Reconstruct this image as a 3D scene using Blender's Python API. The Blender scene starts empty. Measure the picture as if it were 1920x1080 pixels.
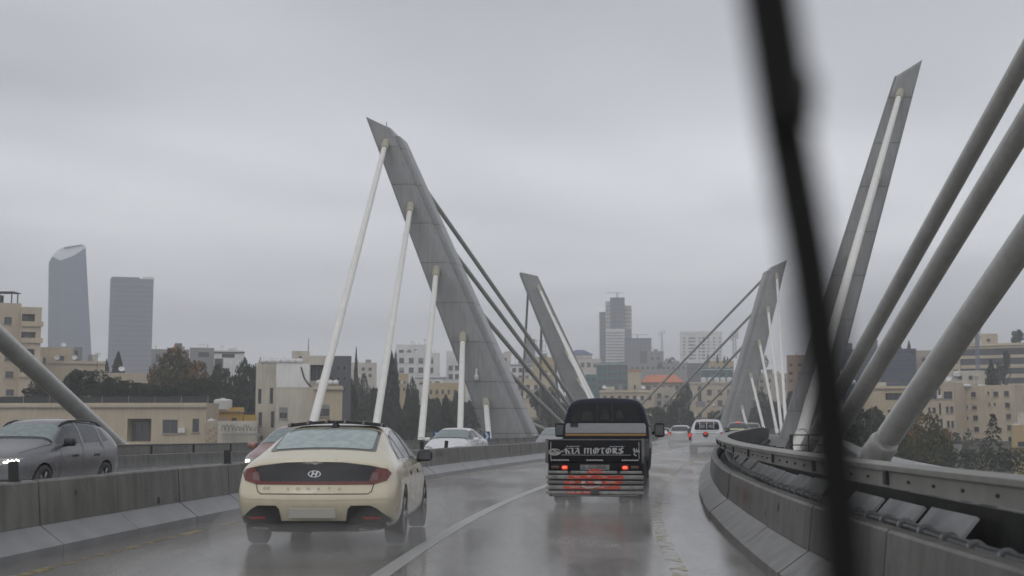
import bpy, bmesh, math, random
import numpy as np
from mathutils import Vector, Matrix, Euler
from mathutils.bvhtree import BVHTree
random.seed(7)
SC = bpy.context.scene
COL = SC.collection
R = math.radians

# ------------------------------------------------------------------ camera
EYE = 1.344
FPX, HOR = 2486.0, 806.0
PITCH = math.atan((HOR - 540.0) / FPX)
cam_d = bpy.data.cameras.new('camera')
cam = bpy.data.objects.new('camera', cam_d); COL.objects.link(cam)
cam.location = (0, 0, EYE); cam.rotation_euler = (math.pi / 2 + PITCH, 0, 0)
cam_d.sensor_width = 36; cam_d.lens = FPX / 1920 * 36
cam_d.clip_start = 0.05; cam_d.clip_end = 9000
cam_d.dof.use_dof = True; cam_d.dof.focus_distance = 30.0; cam_d.dof.aperture_fstop = 2.5
SC.camera = cam

def at(px, py, Y):
    """world point at road distance Y seen at photo position px, py"""
    a, b = (px - 960) / FPX, (540 - py) / FPX
    dy = math.cos(PITCH) - b * math.sin(PITCH); dz = math.sin(PITCH) + b * math.cos(PITCH)
    return Vector((a / dy * Y, Y, EYE + dz / dy * Y))

# ------------------------------------------------------------------ sky and sun (overcast)
W = bpy.data.worlds.new('World'); SC.world = W; W.use_nodes = True
wn, wl = W.node_tree.nodes, W.node_tree.links
wn.clear()
w_out = wn.new('ShaderNodeOutputWorld'); bg = wn.new('ShaderNodeBackground')
sky = wn.new('ShaderNodeTexSky'); sky.sky_type = 'NISHITA'; sky.sun_disc = False
SUN_EL, SUN_ROT = R(48), R(200)
sky.sun_elevation = SUN_EL; sky.sun_rotation = SUN_ROT; sky.dust_density = 2.0
tc = wn.new('ShaderNodeTexCoord'); sep = wn.new('ShaderNodeSeparateXYZ')
wl.new(tc.outputs['Generated'], sep.inputs[0])
def wmath(op, a, b=None):
    n = wn.new('ShaderNodeMath'); n.operation = op
    for i, v in enumerate((a, b)):
        if v is None: continue
        if isinstance(v, (int, float)): n.inputs[i].default_value = v
        else: wl.new(v, n.inputs[i])
    return n.outputs[0]
zc_ = wmath('ADD', wmath('MAXIMUM', sep.outputs[2], 0.0), 0.16)
cmb = wn.new('ShaderNodeCombineXYZ')
wl.new(wmath('DIVIDE', sep.outputs[0], zc_), cmb.inputs[0]); wl.new(wmath('DIVIDE', sep.outputs[1], zc_), cmb.inputs[1])
cn = wn.new('ShaderNodeTexNoise'); cn.inputs['Scale'].default_value = 0.62; cn.inputs['Detail'].default_value = 3.0; cn.inputs['Roughness'].default_value = 0.5
cn.inputs['Distortion'].default_value = 0.35
mp = wn.new('ShaderNodeMapping'); mp.inputs['Location'].default_value = (3.9, 4.8, 0.0); mp.inputs['Scale'].default_value = (0.8, 0.9, 1.0)
wl.new(cmb.outputs[0], mp.inputs[0]); wl.new(mp.outputs[0], cn.inputs['Vector'])
cr = wn.new('ShaderNodeValToRGB')
cr.color_ramp.elements[0].position = 0.34; cr.color_ramp.elements[0].color = (2.7, 2.74, 2.88, 1)
cr.color_ramp.elements[1].position = 0.64; cr.color_ramp.elements[1].color = (7.2, 7.26, 7.5, 1)
e = cr.color_ramp.elements.new(0.5); e.color = (5.1, 5.16, 5.36, 1)
wl.new(cn.outputs['Fac'], cr.inputs[0])
mx = wn.new('ShaderNodeMix'); mx.data_type = 'RGBA'; mx.inputs[0].default_value = 0.93
wl.new(sky.outputs[0], mx.inputs[6]); wl.new(cr.outputs[0], mx.inputs[7])
wl.new(mx.outputs[2], bg.inputs[0]); bg.inputs[1].default_value = 0.145
wl.new(bg.outputs[0], w_out.inputs[0])
sun_d = bpy.data.lights.new('sun', 'SUN'); sun_d.energy = 0.5; sun_d.angle = R(25); sun_d.color = (1.0, 0.96, 0.9)
sun = bpy.data.objects.new('sun', sun_d); COL.objects.link(sun)
_sd = Vector((math.sin(SUN_ROT) * math.cos(SUN_EL), math.cos(SUN_ROT) * math.cos(SUN_EL), math.sin(SUN_EL)))
sun.rotation_euler = _sd.to_track_quat('Z', 'Y').to_euler(); sun.location = (0, 0, 80)
vs = SC.view_settings
vs.view_transform = 'Standard'; vs.look = 'None'; vs.exposure = 0.0; vs.gamma = 1.0; vs.use_curve_mapping = False
SC.render.engine = 'CYCLES'
SC.cycles.max_bounces = 6; SC.cycles.diffuse_bounces = 3; SC.cycles.glossy_bounces = 3
SC.cycles.transmission_bounces = 3; SC.cycles.volume_bounces = 3; SC.cycles.transparent_max_bounces = 8
SC.cycles.use_denoising = True

# ------------------------------------------------------------------ materials
_m = {}
def mat(name, col, rough=0.6, metal=0.0, var=0.0, scale=1.0, bump=0.0, bscale=None, emit=None, estr=0.0, coat=0.0, col2=None,
        streak=0.0, spec=0.5, rvar=0.0, stretch=(1, 1, 1), obj_rand=0.0):
    if name in _m: return _m[name]
    m = bpy.data.materials.new(name); m.use_nodes = True
    n, l = m.node_tree.nodes, m.node_tree.links
    p = n['Principled BSDF']
    p.inputs['Roughness'].default_value = rough; p.inputs['Metallic'].default_value = metal
    p.inputs['Coat Weight'].default_value = coat; p.inputs['Coat Roughness'].default_value = 0.05
    p.inputs['Specular IOR Level'].default_value = spec
    c = tuple(col) + (1,) if len(col) == 3 else col
    p.inputs['Base Color'].default_value = c
    if emit:
        p.inputs['Emission Color'].default_value = tuple(emit) + (1,); p.inputs['Emission Strength'].default_value = estr
    g = n.new('ShaderNodeNewGeometry') if (var or col2 or streak or bump or rvar) else None
    last = None
    if g:
        mpn = n.new('ShaderNodeMapping'); mpn.inputs['Scale'].default_value = stretch
        l.new(g.outputs['Position'], mpn.inputs[0]); pos = mpn.outputs[0]
    if var or col2:
        t = n.new('ShaderNodeTexNoise'); t.inputs['Scale'].default_value = scale; t.inputs['Detail'].default_value = 6; t.inputs['Roughness'].default_value = 0.62
        l.new(pos, t.inputs['Vector'])
        rp = n.new('ShaderNodeValToRGB'); rp.color_ramp.elements[0].position = 0.33; rp.color_ramp.elements[1].position = 0.67
        a = tuple(x * (1 - var) for x in c[:3]); b = tuple(x * (1 + var) for x in (col2 or c[:3]))
        rp.color_ramp.elements[0].color = a + (1,); rp.color_ramp.elements[1].color = b + (1,)
        l.new(t.outputs['Fac'], rp.inputs[0]); last = rp.outputs[0]
    if streak:
        t2 = n.new('ShaderNodeTexNoise'); t2.inputs['Scale'].default_value = 1.0; t2.inputs['Detail'].default_value = 4
        m2 = n.new('ShaderNodeMapping'); m2.inputs['Scale'].default_value = (5, 5, 0.35)
        l.new(g.outputs['Position'], m2.inputs[0]); l.new(m2.outputs[0], t2.inputs['Vector'])
        r2 = n.new('ShaderNodeValToRGB'); r2.color_ramp.elements[0].position = 0.38; r2.color_ramp.elements[1].position = 0.62
        r2.color_ramp.elements[0].color = (1 - streak,) * 3 + (1,); r2.color_ramp.elements[1].color = (1, 1, 1, 1)
        l.new(t2.outputs['Fac'], r2.inputs[0])
        mm = n.new('ShaderNodeMix'); mm.data_type = 'RGBA'; mm.blend_type = 'MULTIPLY'; mm.inputs[0].default_value = 1
        if last: l.new(last, mm.inputs[6])
        else: mm.inputs[6].default_value = c
        l.new(r2.outputs[0], mm.inputs[7]); last = mm.outputs[2]
    if obj_rand:
        oi = n.new('ShaderNodeObjectInfo'); mr = n.new('ShaderNodeMapRange')
        mr.inputs[3].default_value = 1 - obj_rand; mr.inputs[4].default_value = 1 + obj_rand
        l.new(oi.outputs['Random'], mr.inputs[0])
        mm = n.new('ShaderNodeMix'); mm.data_type = 'RGBA'; mm.blend_type = 'MULTIPLY'; mm.inputs[0].default_value = 1
        if last: l.new(last, mm.inputs[6])
        else: mm.inputs[6].default_value = c
        l.new(mr.outputs[0], mm.inputs[7]); last = mm.outputs[2]
    if last: l.new(last, p.inputs['Base Color'])
    if rvar:
        t3 = n.new('ShaderNodeTexNoise'); t3.inputs['Scale'].default_value = scale * 0.7; t3.inputs['Detail'].default_value = 4
        l.new(pos, t3.inputs['Vector'])
        mr = n.new('ShaderNodeMapRange'); mr.inputs[1].default_value = 0.3; mr.inputs[2].default_value = 0.7
        mr.inputs[3].default_value = max(0.02, rough - rvar); mr.inputs[4].default_value = rough + rvar
        l.new(t3.outputs['Fac'], mr.inputs[0]); l.new(mr.outputs[0], p.inputs['Roughness'])
    if bump:
        t4 = n.new('ShaderNodeTexNoise'); t4.inputs['Scale'].default_value = bscale or scale * 6; t4.inputs['Detail'].default_value = 5
        l.new(pos, t4.inputs['Vector'])
        bp = n.new('ShaderNodeBump'); bp.inputs['Strength'].default_value = bump; bp.inputs['Distance'].default_value = 0.02
        l.new(t4.outputs['Fac'], bp.inputs['Height']); l.new(bp.outputs[0], p.inputs['Normal'])
    _m[name] = m
    return m

CONC = mat('barrier_concrete', (0.162, 0.157, 0.143), 0.5, var=0.22, scale=1.6, streak=0.30, bump=0.25, bscale=14, obj_rand=0.07)
CONC_TOE = mat('wet_concrete_toe', (0.215, 0.217, 0.225), 0.38, var=0.16, scale=2.2, bump=0.2, bscale=16, obj_rand=0.05)
PYL = mat('pylon_concrete', (0.25, 0.252, 0.254), 0.36, var=0.10, scale=0.30, streak=0.16, bump=0.12, bscale=5, obj_rand=0.035)
CONC_R = mat('parapet_concrete_dark', (0.128, 0.126, 0.116), 0.48, var=0.22, scale=1.6, streak=0.30, bump=0.25, bscale=14, obj_rand=0.06)
PYL_FAR = mat('pylon_concrete_pale', (0.25, 0.25, 0.25), 0.5, var=0.10, scale=0.30, streak=0.15, bump=0.12, bscale=5, obj_rand=0.035)
JOINT = mat('joint_dark', (0.095, 0.095, 0.095), 0.8)
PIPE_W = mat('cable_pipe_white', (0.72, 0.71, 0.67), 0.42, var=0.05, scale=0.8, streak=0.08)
PIPE_G = mat('cable_pipe_grey_shaded', (0.34, 0.34, 0.31), 0.42, var=0.10, scale=0.8, streak=0.12)  # grey copy of the white pipe, far-side shade held in its colour
PIPE_D = mat('cable_pipe_shaded', (0.33, 0.33, 0.305), 0.5, var=0.08, scale=0.5)  # white pipe again, darkened: shade on the far-side stays set in the colour
COLLAR = mat('cable_collar', (0.36, 0.34, 0.26), 0.5, var=0.1, scale=2)
DECK = mat('deck_concrete', (0.13, 0.128, 0.12), 0.6, var=0.2, scale=0.8, bump=0.2)
METAL_RAIL = mat('rail_painted_metal', (0.205, 0.200, 0.185), 0.42, var=0.12, scale=1.2, streak=0.15, obj_rand=0.08)
METAL_DARK = mat('bracket_dark_metal', (0.030, 0.030, 0.028), 0.6, var=0.3, scale=5)
METAL_GREY = mat('galvanised_metal', (0.28, 0.285, 0.29), 0.4, metal=0.35, var=0.15, scale=3)
BLACK_PL = mat('black_plastic', (0.018, 0.018, 0.019), 0.45)
RUBBER = mat('tyre_rubber', (0.022, 0.022, 0.022), 0.55)
ALLOY = mat('alloy_wheel', (0.30, 0.30, 0.31), 0.35, metal=0.8)
CHROME = mat('chrome_trim', (0.62, 0.62, 0.63), 0.18, metal=1.0)

# ------------------------------------------------------------------ mesh helpers
class MB:
    def __init__(s): s.v = []; s.f = []; s.m = []
    def add(s, vs, fs, mi=0):
        o = len(s.v); s.v.extend([tuple(x) for x in vs])
        for f in fs: s.f.append([i + o for i in f]); s.m.append(mi)
        return s
    def box(s, c, sz, mi=0, rz=0.0, mtx=None):
        x, y, z = sz[0] / 2, sz[1] / 2, sz[2] / 2
        vs = [Vector(p) for p in ((-x, -y, -z), (x, -y, -z), (x, y, -z), (-x, y, -z), (-x, -y, z), (x, -y, z), (x, y, z), (-x, y, z))]
        if mtx is None: mtx = Matrix.Rotation(rz, 3, 'Z')
        vs = [mtx @ v + Vector(c) for v in vs]
        return s.add(vs, [(0, 3, 2, 1), (4, 5, 6, 7), (0, 1, 5, 4), (1, 2, 6, 5), (2, 3, 7, 6), (3, 0, 4, 7)], mi)
    def tube(s, pts, r, n=12, mi=0, caps=True):
        pts = [Vector(p) for p in pts]
        rs = r if isinstance(r, (list, tuple)) else [r] * len(pts)
        rings = []
        ref = Vector((0, 0, 1))
        for i, p in enumerate(pts):
            d = (pts[min(i + 1, len(pts) - 1)] - pts[max(i - 1, 0)]).normalized()
            rf = ref if abs(d.dot(ref)) < 0.95 else Vector((1, 0, 0))
            u = d.cross(rf).normalized(); w = u.cross(d).normalized()
            rings.append([p + (u * math.cos(2 * math.pi * k / n) + w * math.sin(2 * math.pi * k / n)) * rs[i] for k in range(n)])
        vs = [v for rg in rings for v in rg]; fs = []
        for i in range(len(pts) - 1):
            for k in range(n):
                a, b = i * n + k, i * n + (k + 1) % n
                fs.append((a, b, b + n, a + n))
        if caps: fs.append(tuple(range(n))[::-1]); fs.append(tuple(range((len(pts) - 1) * n, len(pts) * n)))
        return s.add(vs, fs, mi)
    def prism(s, poly, a, b, axis='y', mi=0):
        """closed 2D polygon extruded from a to b; axis y: poly in (x,z), axis x: (y,z), axis z: (x,y)"""
        def P(p, t):
            return (p[0], t, p[1]) if axis == 'y' else ((t, p[0], p[1]) if axis == 'x' else (p[0], p[1], t))
        n = len(poly); vs = [P(p, a) for p in poly] + [P(p, b) for p in poly]
        fs = [tuple(range(n)), tuple(range(2 * n - 1, n - 1, -1))] + [(i, n + i, n + (i + 1) % n, (i + 1) % n) for i in range(n)]
        return s.add(vs, fs, mi)
    def lathe(s, prof, n=24, mi=0, axis='x', c=(0, 0, 0)):
        vs = []; fs = []; k = len(prof)
        for j in range(n):
            t = 2 * math.pi * j / n
            for (r, h) in prof:
                if axis == 'x': vs.append((c[0] + h, c[1] + r * math.cos(t), c[2] + r * math.sin(t)))
                else: vs.append((c[0] + r * math.cos(t), c[1] + r * math.sin(t), c[2] + h))
        for j in range(n):
            a, b = j * k, ((j + 1) % n) * k
            for i in range(k - 1): fs.append((a + i, b + i, b + i + 1, a + i + 1))
        return s.add(vs, fs, mi)
    def mesh(s, name, mats, smooth=False):
        me = bpy.data.meshes.new(name); me.from_pydata(s.v, [], s.f)
        for m in (mats if isinstance(mats, (list, tuple)) else [mats]): me.materials.append(m)
        if len(me.materials) > 1: me.polygons.foreach_set('material_index', s.m)
        if smooth: me.polygons.foreach_set('use_smooth', [True] * len(me.polygons))
        me.update(); return me
    def build(s, name, mats, parent=None, smooth=False, kind=None, angle=None):
        me = s.mesh(name, mats, smooth or angle is not None)
        if angle is not None: sharp_by_angle(me, angle)
        return link(name, me, parent, kind)

def sharp_by_angle(me, deg):
    bm = bmesh.new(); bm.from_mesh(me)
    for e_ in bm.edges:
        if len(e_.link_faces) == 2 and e_.calc_face_angle(0) > R(deg): e_.smooth = False
    bm.to_mesh(me); bm.free()

def link(name, me, parent=None, kind=None):
    o = bpy.data.objects.new(name, me); COL.objects.link(o)
    if parent is not None: o.parent = parent
    if kind: o['kind'] = kind
    return o
def thing(name, label, cat, loc=(0, 0, 0), rz=0.0, group=None):
    o = bpy.data.objects.new(name, None); COL.objects.link(o)
    o.location = loc; o.rotation_euler = (0, 0, rz); o.empty_display_size = 0.3
    o['label'] = label; o['category'] = cat
    if group: o['group'] = group
    return o
def tag(o, label, cat, group=None):
    o['label'] = label; o['category'] = cat
    if group: o['group'] = group
    return o
def rbox(c, sz, bev=0.03, seg=2):
    """bevelled box as (verts, faces)"""
    bm = bmesh.new(); bmesh.ops.create_cube(bm, size=1.0)
    bmesh.ops.scale(bm, vec=sz, verts=bm.verts)
    bmesh.ops.bevel(bm, geom=bm.edges[:] , offset=bev, segments=seg, affect='EDGES', profile=0.5)
    bmesh.ops.translate(bm, vec=c, verts=bm.verts)
    bm.verts.index_update(); vs = [v.co.copy() for v in bm.verts]; fs = [[v.index for v in f.verts] for f in bm.faces]
    bm.free(); return vs, fs

# ------------------------------------------------------------------ the line of the road (X of the kerb line left of our lanes, by distance Y)
_pts = [(-90, -4.2), (-60, -4.9), (-30, -5.35), (0, -5.45), (13.1, -5.02), (21, -4.40), (36.8, -2.36), (60, 1.75), (73.5, 4.6), (94.5, 9.0), (110, 12.1), (126, 14.9),
        (157, 20.2), (200, 26.4), (235, 30.8), (262, 31.5), (290, 26.5), (321, 13.5), (350, -4.0), (380, -26.0)]
_py = np.array([p[0] for p in _pts], float); _px = np.array([p[1] for p in _pts], float)
_sl = np.gradient(_px, _py)
def road(Y):
    i = int(np.clip(np.searchsorted(_py, Y) - 1, 0, len(_py) - 2))
    h = _py[i + 1] - _py[i]; t = (Y - _py[i]) / h
    a, b, m0, m1 = _px[i], _px[i + 1], _sl[i] * h, _sl[i + 1] * h
    x = (2 * t**3 - 3 * t**2 + 1) * a + (t**3 - 2 * t**2 + t) * m0 + (-2 * t**3 + 3 * t**2) * b + (t**3 - t**2) * m1
    s = ((6 * t**2 - 6 * t) * a + (3 * t**2 - 4 * t + 1) * m0 + (-6 * t**2 + 6 * t) * b + (3 * t**2 - 2 * t) * m1) / h
    return x, s
_bk = ([-100, 12, 40, 90, 130, 400], [-0.004, -0.004, 0.004, 0.030, 0.036, 0.036])
_zc = ([-100, 55, 95, 140, 400], [0, 0, 0.10, 0.16, 0.16])
def bank(Y): return float(np.interp(Y, *_bk))
def rp(Y, off, z=0.0):
    """point beside the kerb line: off metres to its right, z above the road"""
    x, s = road(Y); n = 1 / math.sqrt(1 + s * s)
    return Vector((x + off * n, Y - off * s * n, z + float(np.interp(Y, *_zc)) + bank(Y) * (off + 0.39)))
def heading(Y): return math.atan(road(Y)[1])
_AY = np.arange(-90, 381, 1.0)
_AL = np.concatenate([[0], np.cumsum([math.hypot(1, road(y)[0] - road(y - 1)[0]) for y in _AY[1:]])])
def walk(Y, d): return float(np.interp(np.interp(Y, _AY, _AL) + d, _AL, _AY))

def strip(prof, Y0, Y1, step, closed=True, caps=True, shear=None):
    """loft of a cross-section (off, z) along the road"""
    n = max(1, int(math.ceil((Y1 - Y0) / step))); mb = MB(); k = len(prof); vs = []
    for i in range(n + 1):
        Y = Y0 + (Y1 - Y0) * i / n
        vs += [rp(Y, o, z) for o, z in prof]
    fs = []
    for i in range(n):
        for j in range(k if closed else k - 1):
            a, b = i * k + j, i * k + (j + 1) % k
            fs.append((a, a + k, b + k, b))
    if closed and caps: fs.append(tuple(range(k))); fs.append(tuple(range(n * k + k - 1, n * k - 1, -1)))
    return mb.add(vs, fs)
# ------------------------------------------------------------------ terrain
def sst(a, b, x):
    t = min(1, max(0, (x - a) / (b - a))); return t * t * (3 - 2 * t)
def ground(x, y):
    q = y + 0.25 * abs(x - 15)
    z = -24 + 25 * sst(95, 265, q) + 12 * sst(265, 620, q) + 14 * sst(620, 1100, q) + 10 * sst(1100, 1800, q)
    z += 1.2 * math.sin(x * 0.021 + 1.3) * math.cos(y * 0.017) * sst(150, 300, q)
    yy = min(max(y, -60), 350); d = abs(x - road(yy)[0])
    if y < 345: z = min(z, -9 + 45 * sst(16, 75, d))
    return z
def build_terrain():
    xs = np.concatenate([np.linspace(-1700, -320, 14), np.linspace(-290, 320, 62), np.linspace(350, 1700, 14)])
    ys = np.concatenate([np.linspace(-200, 380, 60), np.linspace(400, 2700, 40)])
    v = [(float(x), float(y), ground(x, y)) for y in ys for x in xs]; k = len(xs)
    f = [(j * k + i, j * k + i + 1, (j + 1) * k + i + 1, (j + 1) * k + i) for j in range(len(ys) - 1) for i in range(k - 1)]
    m = mat('hillside_soil_and_scrub', (0.060, 0.058, 0.040), 0.9, var=0.4, scale=0.06, col2=(0.085, 0.078, 0.055), bump=0.4, bscale=0.4)
    MB().add(v, f).build('ground', m, smooth=True, kind='structure')
build_terrain()

# ------------------------------------------------------------------ bridge deck and road surface
def road_material():
    m = bpy.data.materials.new('wet_asphalt'); m.use_nodes = True
    n, l = m.node_tree.nodes, m.node_tree.links; p = n['Principled BSDF']
    g = n.new('ShaderNodeNewGeometry')
    def noise(sc, stretch, detail=5):
        mpn = n.new('ShaderNodeMapping'); mpn.inputs['Scale'].default_value = stretch
        t = n.new('ShaderNodeTexNoise'); t.inputs['Scale'].default_value = sc; t.inputs['Detail'].default_value = detail; t.inputs['Roughness'].default_value = 0.6
        l.new(g.outputs['Position'], mpn.inputs[0]); l.new(mpn.outputs[0], t.inputs['Vector']); return t.outputs['Fac']
    def rng(src, a, b, c, d):
        mr = n.new('ShaderNodeMapRange'); l.new(src, mr.inputs[0])
        for i, x in enumerate((a, b, c, d)): mr.inputs[1 + i].default_value = x
        return mr.outputs[0]
    long_ = noise(1.3, (1.0, 0.10, 1), 6); fine = noise(38, (1, 1, 1), 4); big = noise(0.35, (1, 0.5, 1), 3)
    rp_ = n.new('ShaderNodeValToRGB'); rp_.color_ramp.elements[0].position = 0.3; rp_.color_ramp.elements[1].position = 0.7
    rp_.color_ramp.elements[0].color = (0.106, 0.100, 0.090, 1); rp_.color_ramp.elements[1].color = (0.182, 0.171, 0.155, 1)
    l.new(long_, rp_.inputs[0]); l.new(rp_.outputs[0], p.inputs['Base Color'])
    ad = n.new('ShaderNodeMath'); ad.operation = 'ADD'
    l.new(rng(long_, 0.3, 0.7, 0.11, 0.24), ad.inputs[0]); l.new(rng(big, 0.35, 0.65, -0.05, 0.10), ad.inputs[1]); ad2 = n.new('ShaderNodeMath'); ad2.operation = 'ADD'; l.new(ad.outputs[0], ad2.inputs[0]); l.new(rng(fine, 0.35, 0.65, -0.07, 0.03), ad2.inputs[1]); l.new(ad2.outputs[0], p.inputs['Roughness'])
    b = n.new('ShaderNodeBump'); b.inputs['Strength'].default_value = 0.10; b.inputs['Distance'].default_value = 0.006
    l.new(fine, b.inputs['Height']); l.new(b.outputs[0], p.inputs['Normal'])
    p.inputs['Specular IOR Level'].default_value = 0.9
    return m
ROADM = road_material()
def paint_material(name, col, wear=0.45, sc=3.0):
    m = bpy.data.materials.new(name); m.use_nodes = True
    n, l = m.node_tree.nodes, m.node_tree.links; p = n['Principled BSDF']
    g = n.new('ShaderNodeNewGeometry'); t = n.new('ShaderNodeTexNoise'); t.inputs['Scale'].default_value = sc; t.inputs['Detail'].default_value = 8; t.inputs['Roughness'].default_value = 0.7
    l.new(g.outputs['Position'], t.inputs['Vector'])
    r = n.new('ShaderNodeValToRGB'); r.color_ramp.elements[0].position = wear - 0.06; r.color_ramp.elements[1].position = wear + 0.06
    r.color_ramp.elements[0].color = (0, 0, 0, 1); r.color_ramp.elements[1].color = (1, 1, 1, 1)
    l.new(t.outputs['Fac'], r.inputs[0]); l.new(r.outputs[0], p.inputs['Alpha']); p.inputs['Base Color'].default_value = tuple(col) + (1,)
    p.inputs['Roughness'].default_value = 0.3
    b = n.new('ShaderNodeBump'); b.inputs['Strength'].default_value = 0.10; b.inputs['Distance'].default_value = 0.005
    t2 = n.new('ShaderNodeTexNoise'); t2.inputs['Scale'].default_value = 40; l.new(g.outputs['Position'], t2.inputs['Vector']); l.new(t2.outputs['Fac'], b.inputs['Height']); l.new(b.outputs[0], p.inputs['Normal'])
    return m
LINE_W = paint_material('worn_white_paint', (0.33, 0.33, 0.32), 0.33, 5.0)
LINE_Y = paint_material('worn_yellow_paint', (0.30, 0.22, 0.075), 0.50)
LINE_Y2 = paint_material('nearly_gone_yellow_paint', (0.34, 0.29, 0.10), 0.56, 3.1)
YA, YB = -60, 352
strip([(-14.2, -0.02), (-14.2, -0.9), (-6, -2.6), (6, -2.6), (13.4, -0.9), (13.4, -0.02)], YA, YB, 3).build('bridge_deck', DECK, kind='structure')
strip([(-8.4, 0.0), (7.6, 0.0)], YA, YB, 1.5, closed=False).build('road', ROADM, kind='structure', smooth=True)
def line(o0, o1, Y0, Y1, m): return strip([(o0, 0.004), (o1, 0.004)], Y0, Y1, 1.5, closed=False).build('road_marking', m, kind='structure')
line(3.72, 3.90, YA, YB, LINE_W)
line(0.42, 0.55, YA, YB, LINE_Y)
line(6.55, 6.72, YA, YB, LINE_Y2)
line(-4.60, -4.44, YA, YB, LINE_W)
line(-8.0, -7.87, YA, YB, LINE_Y)

# ------------------------------------------------------------------ barriers: every precast length is a part
TOE_D = mat('dirty_wet_toe', (0.108, 0.105, 0.099), 0.42, var=0.35, scale=2.6, bump=0.3, bscale=14, obj_rand=0.08)
def barrier(label, name, toe, side, top, seg, Y0, Y1, both, width=0.16):
    """toe: offset of the toe line; side +1: body lies to the right of it"""
    root = thing(name, label, 'concrete barrier', rp(0, toe, 0))
    base = rp(0, toe, 0)
    s = side
    prof_b = [(0, 0), (0, 0.10), (0.27 * s, 0.30)]
    if both:
        wd = 0.78
        prof_b += [((wd - 0.27) * s, 0.30), (wd * s, 0.10), (wd * s, 0)]
    else:
        prof_b += [(0.50 * s, 0.30), (0.50 * s, 0)]
    t1 = (0.78 - 0.31) if both else 0.31 + width
    prof_t = [(0.272 * s, 0.303), (0.31 * s, top - 0.02), (0.33 * s, top), ((t1 - 0.02) * s, top), (t1 * s, top - 0.02), ((t1 + (0.038 if both else 0.0)) * s, 0.303)]
    Y = Y0; k = 0
    while Y < Y1:
        Yn = walk(Y, seg); a, b = Y + 0.016, Yn - 0.016
        jit = random.uniform(-0.008, 0.008)
        for nm, pr, m in (('barrier_toe', prof_b, CONC_TOE if both else TOE_D), ('barrier_panel', prof_t, CONC if both else CONC_R)):
            mb = strip([(toe + o + jit, z + (random.uniform(-.004, .004) if z > .2 else 0)) for o, z in pr], a, b, 1.3)
            mb.v = [tuple(Vector(v) - base) for v in mb.v]
            mb.build(nm, m, root)
        Y = Yn; k += 1
    return root
barrier('long grey concrete barrier dividing the two carriageways, black plates on top', 'median_barrier', 0.0, -1, 0.79, 2.35, 3, 150, True)
barrier('curving wet concrete barrier below the metal rail beside the dark pickup lane', 'parapet_barrier', 7.45, 1, 0.70, 3.0, 0.5, 150, False)
barrier('low concrete wall along the far edge of the oncoming carriageway', 'parapet_barrier', -8.23, -1, 0.66, 3.0, 14, 150, False)

# black plates standing on the median barrier
pl = MB().box((0, 0, 0.11), (0.11, 0.02, 0.22)).box((0, 0, 0.006), (0.14, 0.07, 0.012)).mesh('delineator_plate', BLACK_PL)
for px_, Yp in ((123, 14.3), (458, 22.0), (805, 38.0), (843, 41.3)):
    off = -0.39; x, s = road(Yp)
    o = link('delineator_plate', pl); o.location = rp(Yp, off, 0.79); o.rotation_euler = (0, R(random.uniform(-5, 7)), heading(Yp) * -1 + R(random.uniform(-8, 8)))
    tag(o, {123: 'black plate on the median barrier in front of the grey suv', 458: 'black plate on the median barrier just left of the cream sedan',
            805: 'first of two black plates on the median in front of the white sedan', 843: 'second of two black plates on the median in front of the white sedan'}[px_], 'delineator plate', 'black plates on the median barrier')

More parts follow.
